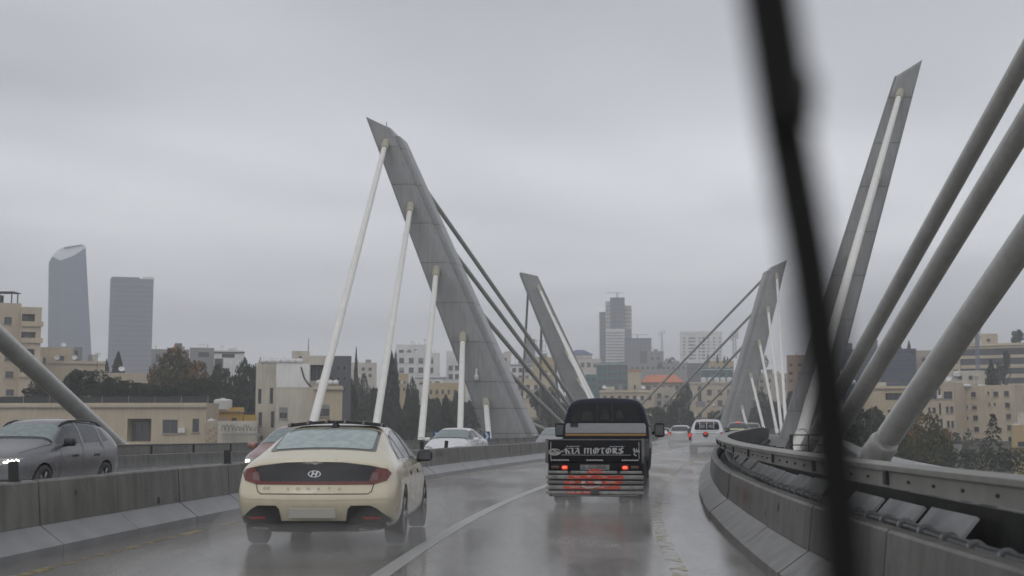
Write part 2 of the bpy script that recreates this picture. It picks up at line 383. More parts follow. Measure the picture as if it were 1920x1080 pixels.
# ------------------------------------------------------------------ edge rail with posts, cable tray and pipe
def rail(name, label, toe, side, z0, z1, Y0, Y1, tray):
    base = rp(0, toe, 0); root = thing(name, label, 'guard rail', base); s = side
    o0 = (0.47 if tray else 0.95) * s; d = 0.30 * s
    prof = [(toe + o0, z0), (toe + o0, z1 - 0.05), (toe + o0 - 0.03 * s, z1 - 0.035), (toe + o0 - 0.03 * s, z1), (toe + o0 + d, z1), (toe + o0 + d, z0 + 0.02)]
    def loc(mb): mb.v = [tuple(Vector(v) - base) for v in mb.v]; return mb
    Y = Y0; bolts = MB()
    while Y < Y1:
        Yn = walk(Y, 3.2)
        loc(strip(prof, Y + 0.004, Yn - 0.004, 1.1)).build('rail_beam', METAL_RAIL, root)
        # splice plate at the joint, bolts
        mb = MB()
        p = rp(Yn, toe + o0 - 0.012 * s, (z0 + z1) / 2) - base
        mb.box(p, (0.03, 0.09, z1 - z0 - 0.04), rz=-heading(Yn))
        mb.build('splice_plate', METAL_DARK, root)
        for j in range(1, 5):
            Yb = Y + (Yn - Y) * j / 5
            bolts.box(rp(Yb, toe + o0 - 0.008 * s, z1 - 0.10) - base, (0.016, 0.02, 0.02), rz=-heading(Yb))
        for j in (0.25, 0.75):
            Yb = Y + (Yn - Y) * j; h = -heading(Yb); mb = MB()
            a = rp(Yb, toe + o0 + (0.95 if tray else 0.13) * s, z0 - 0.28) - base
            mb.box(a, (0.10, 0.12, 0.60), rz=h)
            mb.box(rp(Yb, toe + o0 + (0.60 if tray else .40) * s, z1 - 0.14) - base, (0.55 if tray else .12, 0.16, 0.16), rz=h)
            mb.box(rp(Yb, toe + o0 + (0.95 if tray else 0.30) * s, 0.05) - base, (0.34, 0.26, 0.06), rz=h)
            mb.build('post', METAL_DARK, root)
        if tray and 40 < Y < 112:
            for j in range(4):
                Yb = Y + (Yn - Y) * (j + .5) / 4; MB().box(rp(Yb, toe + .87 * s, .96) - base, (0.16, 0.20, 0.30), rz=-heading(Yb)).build('rib', METAL_DARK, root)
        if tray and Y < 75:
            # pale cover plates of the cable tray behind the beam
            for j in range(2):
                if random.random() < .15: continue
                Ya, Yc = Y + (Yn - Y) * (0.5 * j + 0.02), Y + (Yn - Y) * (0.5 * j + random.uniform(.42, .47))
                sh_ = random.uniform(.05, .2); zr_ = random.uniform(-.03, .02)
                q = [rp(Ya, toe + 0.92 * s, .50 + zr_) - base, rp(Yc, toe + 0.92 * s, .50 + zr_) - base, rp(Yc + sh_, toe + 1.16 * s, .74 + zr_) - base, rp(Ya + sh_, toe + 1.16 * s, .74 + zr_) - base]
                q2 = [v + Vector((0.02 * s, 0, -0.02)) for v in q]
                MB().add(q + q2, [(0, 1, 2, 3), (7, 6, 5, 4), (0, 4, 5, 1), (1, 5, 6, 2), (2, 6, 7, 3), (3, 7, 4, 0)]).build('tray_cover', TRAY, root)
        Y = Yn
    if tray:
        for zz, oo, r_, cl in ((0.63, 0.74, 0.045, True), (0.52, 0.66, 0.03, False)):
            pts = []; Y = Y0
            while Y < 60: pts.append(rp(Y, toe + oo * s, zz + 0.012 * math.sin(Y * 1.3)) - base); Y += 1.0
            MB().tube(pts, r_, 8).build('conduit_pipe', METAL_DARK if not cl else CONDUIT, root, smooth=True)
            if cl:
                Y = Y0 + 0.3
                while Y < 30:
                    MB().tube([rp(Y, toe + oo * s, zz + 0.012 * math.sin(Y * 1.3)) - base, rp(Y + 0.05, toe + oo * s, zz + 0.012 * math.sin(Y * 1.3)) - base], 0.064, 10).build('pipe_clamp', METAL_GREY, root); Y += 0.62
        # pipe ledge and back plate; the shadow below the beam is in their colour
        loc(strip([(toe + 0.52 * s, 0.0), (toe + 0.52 * s, 0.46), (toe + 1.28 * s, 0.40), (toe + 1.28 * s, 0.0)], Y0, 110, 1.5)).build('ledge', LEDGE, root)
        loc(strip([(toe + 1.30 * s, 0.0), (toe + 1.30 * s, .80), (toe + 1.36 * s, .80), (toe + 1.36 * s, 0.0)], Y0, 110, 1.5)).build('gap_shade_plate', METAL_DARK, root)
    bolts.build('bolt', METAL_DARK, root, kind='stuff')
    return root
TRAY = mat('tray_cover_grey', (0.24, 0.245, 0.25), 0.45, var=0.18, scale=3)
CONDUIT = mat('conduit_grey', (0.075, 0.075, 0.075), 0.4)
LEDGE = mat('ledge_shade_concrete', (0.035, 0.053, 0.048), 0.6, var=0.35, scale=2.5)  # dark tone carries the shadow below the rail beam
def chips():
    # dark chips and scuffs on some of the precast panels
    par = {o.name: o for o in COL.objects}
    for nm, off0, s, zs, ylo, yhi, n_ in (('median_barrier', 0.0, -1, (.35, .72), 9, 60, 16), ('parapet_barrier', 7.45, 1, (.33, .64), 6, 40, 12)):
        root = par[nm]; base = root.location
        for i in range(n_):
            Y = random.uniform(ylo, yhi) if i > 2 else (13.3, 15.75, 18.1)[i]; z = random.uniform(*zs); a = random.uniform(.015, .05)
            t = (z - .303) / (.45); vs = []
            for k in range(7):
                an = 2 * math.pi * k / 7; r_ = a * random.uniform(.5, 1.2); zz = z + r_ * 1.3 * math.sin(an); f = (zz - .303) / .45
                vs.append(rp(Y + r_ * math.cos(an), off0 + (.272 + .038 * f - .006) * s, zz) - base)
            MB().add(vs, [tuple(range(7))]).build('chip', CHIP, root)
CHIP = mat('chipped_concrete', (0.06, 0.058, 0.054), 0.8, var=.3, scale=20)
chips()
def smear(name, col, Y0, Y1, off, s, z0, z1, sc):
    m = bpy.data.materials.new(name); m.use_nodes = True; n, l = m.node_tree.nodes, m.node_tree.links; p = n['Principled BSDF']
    p.inputs['Base Color'].default_value = tuple(col) + (1,); p.inputs['Roughness'].default_value = .5
    tcn = n.new('ShaderNodeTexCoord'); g = n.new('ShaderNodeTexGradient'); g.gradient_type = 'SPHERICAL'; mpn = n.new('ShaderNodeMapping'); mpn.inputs['Location'].default_value = (-1, -1, -1); mpn.inputs['Scale'].default_value = (2, 2, 2)
    l.new(tcn.outputs['Generated'], mpn.inputs[0]); l.new(mpn.outputs[0], g.inputs[0])
    t = n.new('ShaderNodeTexNoise'); t.inputs['Scale'].default_value = sc; t.inputs['Detail'].default_value = 6; gm = n.new('ShaderNodeNewGeometry'); l.new(gm.outputs['Position'], t.inputs['Vector'])
    mr = n.new('ShaderNodeMapRange'); mr.inputs[1].default_value = .35; mr.inputs[2].default_value = .65; l.new(t.outputs['Fac'], mr.inputs[0])
    mu = n.new('ShaderNodeMath'); mu.operation = 'MULTIPLY'; l.new(g.outputs['Fac'], mu.inputs[0]); l.new(mr.outputs[0], mu.inputs[1])
    mc = n.new('ShaderNodeMath'); mc.operation = 'MULTIPLY'; mc.inputs[1].default_value = .55; l.new(mu.outputs[0], mc.inputs[0]); l.new(mc.outputs[0], p.inputs['Alpha'])
    root = [o for o in COL.objects if o.name == ('median_barrier' if s < 0 else 'parapet_barrier')][0]; base = root.location
    vs = []; k = 6
    for i in range(k + 1):
        Y = Y0 + (Y1 - Y0) * i / k
        for z in (z0, z1): vs.append(rp(Y, off + (.272 + .038 * (z - .303) / .45 - .012) * s, z) - base)
    MB().add(vs, [(2 * i, 2 * i + 1, 2 * i + 3, 2 * i + 2) for i in range(k)]).build('faded_paint', m, root)
smear('faded_red_paint', (.22, .05, .035), 16.0, 21.0, 7.45, 1, .34, .66, 4)
smear('rusty_smear', (.22, .11, .05), 33, 38, 0.0, -1, .45, .76, 2.5)
smear('rusty_smear', (.20, .15, .06), 38.5, 42, 0.0, -1, .50, .76, 2.5)
rail('guard_rail', 'dull metal beam rail on dark posts behind the curving parapet', 7.45, 1, 0.96, 1.12, 0.5, 150, True)
rail('guard_rail', 'grey beam rail on the far edge of the oncoming carriageway', -8.23, -1, 0.55, 0.95, 14, 150, False)

# outer walkway and sloping pale fascia plates
WALK = mat('walkway_concrete', (0.085, 0.083, 0.076), 0.55, var=0.25, scale=1.5)
strip([(8.0, 0.02), (13.2, 0.02), (13.2, -0.3), (8.0, -0.3)], 0, 150, 3).build('walkway', WALK, kind='structure')
strip([(-8.8, 0.02), (-14.0, 0.02), (-14.0, -0.3), (-8.8, -0.3)], 12, 150, 3).build('walkway', WALK, kind='structure')
FASC = mat('fascia_plate_pale', (0.36, 0.365, 0.37), 0.4, var=0.10, scale=1.5, obj_rand=0.06)
def fascia(label, off, s, Y0, Y1):
    base = rp(0, off, 0); root = thing('edge_fascia', label, 'fascia', base); Y = Y0
    while Y < Y1:
        Yn = walk(Y, 2.4)
        mb = strip([(off, 0.16), (off + 0.26 * s, 0.40), (off + 0.30 * s, 0.38), (off + 0.34 * s, -0.6), (off, -0.6)], Y + 0.015, Yn - 0.015, 1.3)
        mb.v = [tuple(Vector(v) - base) for v in mb.v]; mb.build('fascia_plate', FASC, root); Y = Yn
fascia('sloping pale plates along the outer edge of the deck behind the nearest stay cables', 13.2, 1, 4, 100)
fascia('sloping pale plates along the outer deck edge beyond the oncoming carriageway', -14.0, -1, 20, 100)

# small maintenance railing by the cable feet
def railing():
    Yc = 50.0; base = rp(Yc, 10.4, 0.02); root = thing('railing', 'small black railing on the walkway by the foot of the pale stay cable', 'railing', base, -heading(Yc))
    for i in range(7):
        MB().tube([(0, i * 0.55 - 1.6, 0), (0, i * 0.55 - 1.6, 1.05)], 0.022, 6).build('baluster', METAL_DARK, root)
    for z in (0.35, 0.7, 1.05): MB().tube([(0, -1.7, z), (0, 1.8, z)], 0.022, 6).build('rail_bar', METAL_DARK, root)
    for i in range(3):
        MB().tube([(0.55 * (i + 1), -1.65, 0), (0.55 * (i + 1), -1.65, 1.05)], 0.022, 6).build('baluster', METAL_DARK, root)
    for z in (0.35, 0.7, 1.05): MB().tube([(0, -1.65, z), (1.65, -1.65, z)], 0.022, 6).build('rail_bar', METAL_DARK, root)
railing()

# blue chevron boards on the far parapet
BLUE = mat('sign_blue', (0.035, 0.085, 0.22), 0.4); SIGNW = mat('sign_white', (0.55, 0.56, 0.58), 0.4)
for Yc, lab in ((72, 'small blue chevron board on the far parapet, just beyond the white sedan'), (84, 'small blue chevron board nearest the foot of the big leaning pylon'), (50, 'small blue chevron board on the far parapet in front of the white sedan')):
    b = rp(Yc, -8.62, 0.66); r_ = thing('chevron_board', lab, 'road sign', b, -heading(Yc), 'blue chevron boards')
    MB().box((0, 0, 0.42), (0.42, 0.03, 0.62)).build('board', BLUE, r_)
    MB().add([(-0.14, -0.018, 0.66), (0.0, -0.018, 0.66), (0.14, -0.018, 0.42), (0.0, -0.018, 0.18), (-0.14, -0.018, 0.18), (0.0, -0.018, 0.42)], [(0, 1, 2, 5), (5, 2, 3, 4)]).build('chevron', SIGNW, r_)
    MB().box((0, 0.03, 0.2), (0.05, 0.04, 0.5)).build('post', METAL_GREY, r_)
# ------------------------------------------------------------------ pylons: leaning arms built from segments
def arm(label, Yc, A, B, flip, zs, cham, pm, depth=4.4, low=-26, rod=False, w2=0.0):
    """A: outer front corner line, B: inner front corner line as photo points of the front face at distance Yc; zs: joint heights"""
    A3 = [at(x, y, Yc) for x, y in A]; B3 = [at(x, y, Yc) for x, y in B]
    def interp(L, z):
        L = sorted(L, key=lambda p: p.z)
        if z <= L[0].z: a, b = L[0], L[1]
        elif z >= L[-1].z: a, b = L[-2], L[-1]
        else:
            for i in range(len(L) - 1):
                if L[i].z <= z <= L[i + 1].z: a, b = L[i], L[i + 1]; break
        t = (z - a.z) / (b.z - a.z); return a.x + (b.x - a.x) * t
    h = heading(Yc); d = Vector((math.sin(h), math.cos(h), 0)); nrm = Vector((math.cos(h), -math.sin(h), 0))
    zA, zB = max(p.z for p in A3), max(p.z for p in B3)
    ax0, bx0 = interp(A3, 0), interp(B3, 0)
    base = Vector(((ax0 + bx0) / 2, Yc, 0.0)); root = thing('bridge_pylon', label, 'bridge pylon', base)
    out = -1 if flip else 1            # direction pointing outward from the road
    def ring(z, za=None, zb=None, sh=0.0):
        za = z if za is None else za; zb = z if zb is None else zb
        a = Vector((interp(A3, za), Yc, za)); b = Vector((interp(B3, zb), Yc, zb))
        w = (b - a); wn_ = Vector((w.x, 0, 0)).normalized()
        a = a + wn_ * sh; b = b - wn_ * sh
        cx = cham * abs(w.x)
        dd = depth * (0.75 + 0.25 * min(1.5, abs(w.x) / 3.0))
        # front face follows the road's cross direction
        def P(x, z, back): return Vector((x, Yc, z)) + Vector((0, -(x - base.x) * math.tan(h) * 0.6, 0)) + d * back
        pts = [P(a.x, a.z, sh), P(b.x - wn_.x * cx, b.z, sh), P(b.x - wn_.x * cx * .25, b.z, cx * .8 + sh), P(b.x - wn_.x * 0.35 * dd * .15, b.z, dd - sh - .3),
               P(b.x - wn_.x * 0.8, b.z, dd - sh), P(a.x + wn_.x * 0.3, a.z, dd - sh)]
        return [p - base for p in pts]
    zt = sorted([z for z in zs if z < min(zA, zB) - 0.8])
    levels = [low] + zt
    def seg(r0, r1, bv=0.30):
        n = len(r0); mb = MB(); mb.add(r0 + r1, [tuple(range(n))[::-1], tuple(range(n, 2 * n))] + [(i, (i + 1) % n, n + (i + 1) % n, n + i) for i in range(n)])
        me = mb.mesh('segment', pm); 
        bm = bmesh.new(); bm.from_mesh(me); bmesh.ops.recalc_face_normals(bm, faces=bm.faces)
        eds = [e for e in bm.edges if abs((e.verts[0].co - e.verts[1].co).z) > 0.8 and abs(e.verts[0].co.z - e.verts[1].co.z) > 0.5 * (e.verts[0].co - e.verts[1].co).length]
        bmesh.ops.bevel(bm, geom=eds, offset=bv, segments=4, affect='EDGES', profile=0.5)
        bm.to_mesh(me); bm.free(); me.polygons.foreach_set('use_smooth', [True] * len(me.polygons)); sharp_by_angle(me, 32)
        return link('segment', me, root)
    for i in range(len(levels) - 1):
        seg(ring(levels[i]), ring(levels[i + 1] - 0.05))
        seg_j = seg(ring(levels[i + 1] - 0.05, sh=0.06), ring(levels[i + 1], sh=0.06)); seg_j.name = 'joint'; seg_j.data.materials[0] = JOINT
    # top segment ends in a raked point on the outer side
    seg(ring(levels[-1]), ring(0, zA, zB))
    if w2:
        # second slab along the inner side, set back behind the rounded corner
        def ring2(z, sh=0.0):
            a, b = interp(A3, z), interp(B3, z); k = 1 if b > a else -1; dd = depth * (0.75 + 0.25 * min(1.5, abs(b - a) / 3.0))
            def P(x, back): return Vector((x, Yc, z)) + Vector((0, -(x - base.x) * math.tan(h) * 0.6, 0)) + d * back - base
            return [P(b - k * .6, 1.0 + sh), P(b + k * (w2 * .8 - sh), 1.0 + sh), P(b + k * (w2 - sh), 1.35 + sh), P(b + k * (w2 * .9 - sh), dd - .1 - sh), P(b - k * .9, dd - sh)]
        lv = [low] + zt + [zB - 0.75]
        for i in range(len(lv) - 1):
            g_ = seg(ring2(lv[i]), ring2(lv[i + 1] - .05), .12); g_.name = 'side_segment'
            j_ = seg(ring2(lv[i + 1] - .05, .05), ring2(lv[i + 1], .05), .12); j_.name = 'joint'; j_.data.materials[0] = JOINT
    # service rod on the tip
    if rod: MB().tube([ring(0, zA, zB)[1] + Vector((0, 1.0, -0.4)), ring(0, zA, zB)[1] + Vector((0, 1.0, 0.7))], 0.05, 6).build('lightning_rod', METAL_GREY, root)
    def face_point(z, frac=0.5, back=-0.05):
        a, b = interp(A3, z), interp(B3, z); x = a + (b - a) * frac
        return Vector((x, Yc, z)) + Vector((0, -(x - base.x) * math.tan(h) * 0.6, 0)) + d * back
    def back_point(z, frac=0.6):
        a, b = interp(A3, z), interp(B3, z); x = a + (b - a) * frac
        return Vector((x, Yc, z)) + d * (depth * 0.8)
    return root, face_point, back_point
def zpx(ys, Y): return [at(960, y, Y).z for y in ys]
YL1, YR1, YL2, YR2 = 129.5, 122.0, 264.0, 258.0
L1 = arm('tall concrete pylon arm leaning outward beside the oncoming lanes, nearest of its row', YL1,
         [(681, 211), (876, 733), (905, 812)], [(729, 232), (989, 816)], True,
         zpx([812, 765, 715, 640, 565, 490, 415, 341, 269], YL1), 0.17, PYL, 4.6, rod=True, w2=.42)
R1 = arm('tall concrete pylon arm leaning outward behind the curved rail, partly behind the wiper', YR1,
         [(1723, 117), (1548, 800)], [(1671, 147), (1466, 800)], False,
         zpx([770, 700, 600, 517, 436, 352, 271, 187], YR1), 0.06, PYL, 4.2)
L2 = arm('distant concrete pylon arm leaning outward above the dark truck', YL2,
         [(975, 511), (1090, 800)], [(1009, 518), (1144, 800)], True,
         zpx([790, 740, 690, 640, 590, 545], YL2), 0.08, PYL_FAR, 4.6)
R2 = arm('distant pale concrete pylon arm leaning outward above the white pickup', YR2,
         [(1477, 487), (1403, 790)], [(1448, 499), (1366, 786)], False,
         zpx([780, 735, 690, 640, 590, 540], YR2), 0.12, PYL_FAR, 4.8, w2=.65)

# ------------------------------------------------------------------ stay cables
def stay(label, top, foot, m, r=0.27, collar_top=True, group='stay cables of the bridge', clen=2.6):
    foot = Vector(foot); top = Vector(top); d = (top - foot).normalized()
    root = thing('stay_cable', label, 'stay cable', foot, 0, group)
    T = top - foot
    sag = 0.0
    MB().tube([d * 1.6, T * 0.5, T], r * 0.92, 20).build('pipe', m, root, angle=40)
    MB().tube([d * -0.9, d * 1.25, d * 1.4], [r * 1.10, r * 1.10, r * .96], 20).build('foot_sleeve', m, root, angle=40)
    MB().tube([d * .75, d * .85], r * 1.16, 20).build('collar', m, root, angle=40)
    if collar_top: MB().tube([T - d * clen, T + d * 0.3], r * 1.3, 20).build('top_sleeve', COLLAR, root, angle=40)
    MB().box((0, 0, -0.35), (r * 4.2, r * 5, 0.5)).build('anchor_block', WALK, root)
    return root
def foot_px(px, Y, z=0.3):
    k = at(px, 806, 1.0).x; off = 11.0
    for _ in range(12):
        q = rp(Y, off, z); off += (k * q.y - q.x)
    return rp(Y, off, z)
ORD = ['longest', 'second longest', 'third longest', 'fourth longest', 'shortest']
# big near pylon on the oncoming side
tz = zpx([262, 382, 503, 628, 752], YL1); feet = [68.0, 78.5, 89.0, 99.8, 110.5]
for i in range(5):
    fr = [0.50, 0.47, 0.46, 0.45, 0.36][i]
    stay(f'pale stay cable from the big leaning pylon toward us, {ORD[i]} of five', L1[1](tz[i], fr), foot_px([573, 698, 788, 862, 918][i], feet[i]), PIPE_W)
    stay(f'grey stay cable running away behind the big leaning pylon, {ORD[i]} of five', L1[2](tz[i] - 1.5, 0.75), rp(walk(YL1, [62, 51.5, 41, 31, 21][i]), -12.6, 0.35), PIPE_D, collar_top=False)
# near pylon on our side
tz = zpx([178, 330, 480, 620, 745], YR1)
for i in range(5):
    stay(f'pale stay cable in line with the pylon by the wiper, {ORD[i]} of five', R1[1](tz[i], [.55, .48, .53, .57, .58][i]), foot_px(1496, walk(YR1, -[61, 50, 40, 30, 20][i])), PIPE_W)
# distant pylon above the truck
tz = zpx([538, 598, 660, 712, 760], YL2)
for i in range(5):
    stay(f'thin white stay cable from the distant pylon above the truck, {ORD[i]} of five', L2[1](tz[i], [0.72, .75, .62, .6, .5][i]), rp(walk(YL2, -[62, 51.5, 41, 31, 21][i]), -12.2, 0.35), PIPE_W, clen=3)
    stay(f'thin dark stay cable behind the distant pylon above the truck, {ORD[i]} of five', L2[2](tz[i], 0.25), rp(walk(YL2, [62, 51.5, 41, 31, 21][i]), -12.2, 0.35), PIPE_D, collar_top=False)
tz = zpx([515, 578, 640, 702, 763], YR2)
for i in range(5):
    stay(f'thin white stay cable from the pylon above the white pickup, {ORD[i]} of five', R2[1](tz[i], 0.5), foot_px([1474, 1466, 1457, 1434, 1403][i], walk(YR2, -[62, 51.5, 41, 31, 21][i])), PIPE_W, clen=3)
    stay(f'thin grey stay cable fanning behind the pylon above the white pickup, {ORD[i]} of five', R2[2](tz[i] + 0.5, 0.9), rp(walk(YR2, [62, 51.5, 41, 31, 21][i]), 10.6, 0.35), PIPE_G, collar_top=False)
# cables of the pylon behind us come down ahead
def stay_through(label, foot, px, py, Y, Yend, m, r=0.315):
    foot = Vector(foot); q = at(px, py, Y); d = q - foot
    t = (Yend - foot.y) / d.y; stay(label, foot + d * t, foot, m, r, collar_top=False)
PIPE_N = mat('cable_pipe_near', (0.37, 0.37, 0.35), 0.32, coat=0.25, var=0.10, scale=1.2, streak=0.10)
stay_through('thick grey stay cable landing nearest on the outer walkway, closest to the frame edge', foot_px(1618, 34), 1935, 430, 25.2, -3, PIPE_N)
stay_through('thick grey stay cable, middle of the three rising past the wiper', foot_px(1541, 50), 1932, 215, 33.0, -3, PIPE_N)
stay_through('thick grey stay cable, steepest looking of the three rising past the wiper', foot_px(1512, 62), 1930, 92, 38.5, -3, PIPE_N)
stay_through('thick grey stay cable sloping down behind the grey suv to the far parapet', foot_px(252, 50), 0, 634, 39.0, -3, PIPE_N)

# traffic camera fixed on the big pylon
cp = L1[1](zpx([708], YL1)[0], 0.38, -0.5)
r_ = thing('surveillance_camera', 'small white dome camera on the face of the big leaning pylon', 'camera', cp)
MB().lathe([(0.0, -0.3), (0.18, -0.22), (0.24, 0.0), (0.24, 0.15), (0.1, 0.3), (0.06, 0.9), (0.0, 0.9)], 14, axis='z').build('dome', mat('camera_white', (0.6, 0.6, 0.6), 0.4), r_, angle=40)
MB().box((0, 0.25, 0.5), (0.12, 0.6, 0.1)).build('bracket', METAL_GREY, r_)
# ------------------------------------------------------------------ vehicles
def paint(name, col, rough=0.32, metal=0.0, coat=0.6):
    m = mat(name, col, rough, metal=metal, coat=coat, var=0.05, scale=1.5, rvar=0.06)
    return m
def wet_glass(name, col, rough=0.14):
    m = bpy.data.materials.new(name); m.use_nodes = True
    n, l = m.node_tree.nodes, m.node_tree.links; p = n['Principled BSDF']
    tcn = n.new('ShaderNodeTexCoord'); t = n.new('ShaderNodeTexNoise'); t.inputs['Scale'].default_value = 9; t.inputs['Detail'].default_value = 8
    l.new(tcn.outputs['Object'], t.inputs['Vector'])
    r = n.new('ShaderNodeValToRGB'); r.color_ramp.elements[0].color = tuple(c * .86 for c in col) + (1,); r.color_ramp.elements[1].color = tuple(c * 1.14 for c in col) + (1,)
    r.color_ramp.elements[0].position = .35; r.color_ramp.elements[1].position = .65
    l.new(t.outputs['Fac'], r.inputs[0]); l.new(r.outputs[0], p.inputs['Base Color'])
    p.inputs['Roughness'].default_value = rough; p.inputs['Specular IOR Level'].default_value = 0.7
    b = n.new('ShaderNodeBump'); b.inputs['Strength'].default_value = 0.08; b.inputs['Distance'].default_value = 0.004
    t2 = n.new('ShaderNodeTexNoise'); t2.inputs['Scale'].default_value = 120; l.new(tcn.outputs['Object'], t2.inputs['Vector']); l.new(t2.outputs['Fac'], b.inputs['Height']); l.new(b.outputs[0], p.inputs['Normal'])
    return m
GL_LIGHT = wet_glass('rain_covered_glass', (0.32, 0.39, 0.385))
GL_MID = wet_glass('rain_covered_windscreen', (0.20, 0.245, 0.245))
GL_DARK = wet_glass('side_glass', (0.055, 0.062, 0.066), 0.08)
GL_CAB = wet_glass('dark_cab_glass', (0.012, 0.013, 0.015), 0.10)
GL_CAB.node_tree.nodes['Principled BSDF'].inputs['Specular IOR Level'].default_value = 0.25
RED_DK = mat('tail_lamp_red', (0.135, 0.018, 0.010), 0.16, coat=0.5)
RED_IN = mat('tail_lamp_inner', (0.16, 0.085, 0.08), 0.2, coat=0.5)
RED_LIT = mat('tail_lamp_lit', (0.35, 0.02, 0.01), 0.25, emit=(1.0, 0.075, 0.03), estr=0.45)
RED_LIT2 = mat('tail_lamp_lit_core', (0.6, 0.08, 0.04), 0.25, emit=(1.0, 0.22, 0.10), estr=0.8)
REFL = mat('red_reflector', (0.30, 0.022, 0.018), 0.25)
LED = mat('led_lamp', (0.8, 0.8, 0.75), 0.3, emit=(1.0, 0.95, 0.78), estr=5.0)
LAMP_OFF = mat('headlamp_glass', (0.30, 0.31, 0.32), 0.12, coat=0.4)
PLATE = mat('plate_white', (0.36, 0.35, 0.31), 0.4)
SEAM = mat('shut_line', (0.035, 0.033, 0.030), 0.8)

def body(table, cap_r=0.10, cap_f=0.10, arches=None, levels=2, name='body', creases=()):
    """table: stations of (x, y, z) half-profile points from sill to roof centre; both ends are closed with a bulging cap"""
    n = len(table[0]); K = len(table); vs = []; idx = {}
    for k, st in enumerate(table):
        for i, (x, y, z) in enumerate(st):
            idx[k, i, 1] = len(vs); vs.append((x, y, z))
            if x > 1e-6: idx[k, i, -1] = len(vs); vs.append((-x, y, z))
            else: idx[k, i, -1] = idx[k, i, 1]
    fs = []
    for k in range(K - 1):
        for i in range(n - 1):
            for s in (1, -1):
                q = (idx[k, i, s], idx[k + 1, i, s], idx[k + 1, i + 1, s], idx[k, i + 1, s])
                fs.append(q if s == 1 else q[::-1])
        fs.append((idx[k, 0, 1], idx[k, 0, -1], idx[k + 1, 0, -1], idx[k + 1, 0, 1]))
    for k, sg, bul in ((0, -1, cap_r), (K - 1, 1, cap_f)):
        rows = []
        top = [idx[k, n - 3, -1], idx[k, n - 2, -1], idx[k, n - 1, 1], idx[k, n - 2, 1], idx[k, n - 3, 1]]
        for i in range(n - 3):
            x, y, z = table[k][i]; row = [idx[k, i, -1]]
            for f in (-0.6, 0, 0.6):
                row.append(len(vs)); vs.append((x * f, y + sg * bul * (1 - f * f), z))
            row.append(idx[k, i, 1]); rows.append(row)
        rows.append(top)
        for a, b in zip(rows[:-1], rows[1:]):
            for j in range(4):
                q = (a[j], a[j + 1], b[j + 1], b[j]); fs.append(q if sg < 0 else q[::-1])
    me = bpy.data.meshes.new(name); me.from_pydata(vs, [], fs)
    bm = bmesh.new(); bm.from_mesh(me); bmesh.ops.recalc_face_normals(bm, faces=bm.faces)
    cl = bm.edges.layers.float.get('crease_edge') or bm.edges.layers.float.new('crease_edge')
    bm.verts.ensure_lookup_table()
    for (k, i, v) in creases:
        ks = range(K - 1) if k is None else [k]
        for s in (1, -1):
            if k is None: prs = [(idx[a, i, s], idx[a + 1, i, s]) for a in ks]
            else: prs = [(idx[k, i, s], idx[k, i + 1, s])]
            for a, b in prs:
                e_ = bm.edges.get((bm.verts[a], bm.verts[b]))
                if e_: e_[cl] = v
    bm.to_mesh(me); bm.free()
    o = bpy.data.objects.new(name, me); COL.objects.link(o)
    md = o.modifiers.new('s', 'SUBSURF'); md.levels = md.render_levels = levels
    tmp = []
    for (ya, ra) in (arches or []):
        for s in (1, -1):
            mb = MB().lathe([(0.001, -0.24), (ra, -0.24), (ra, 0.3), (0.001, 0.3)], 40, c=(s * 0.92, ya, ra - 0.02))
            co = bpy.data.objects.new('cut', mb.mesh('cut', SEAM)); COL.objects.link(co); tmp.append(co)
            bm = bmesh.new(); bm.from_mesh(co.data); bmesh.ops.remove_doubles(bm, verts=bm.verts, dist=0.002); bmesh.ops.recalc_face_normals(bm, faces=bm.faces); bm.to_mesh(co.data); bm.free()
            b = o.modifiers.new('b', 'BOOLEAN'); b.operation = 'DIFFERENCE'; b.object = co; b.solver = 'EXACT'
    dg = bpy.context.evaluated_depsgraph_get(); ev = o.evaluated_get(dg)
    me2 = bpy.data.meshes.new_from_object(ev)
    o.modifiers.clear(); o.data = me2
    for c in tmp: bpy.data.objects.remove(c)
    me2.polygons.foreach_set('use_smooth', [True] * len(me2.polygons)); sharp_by_angle(me2, 38)
    bm = bmesh.new(); bm.from_mesh(me2); bvh = BVHTree.FromBMesh(bm); bm.free()
    return o, bvh

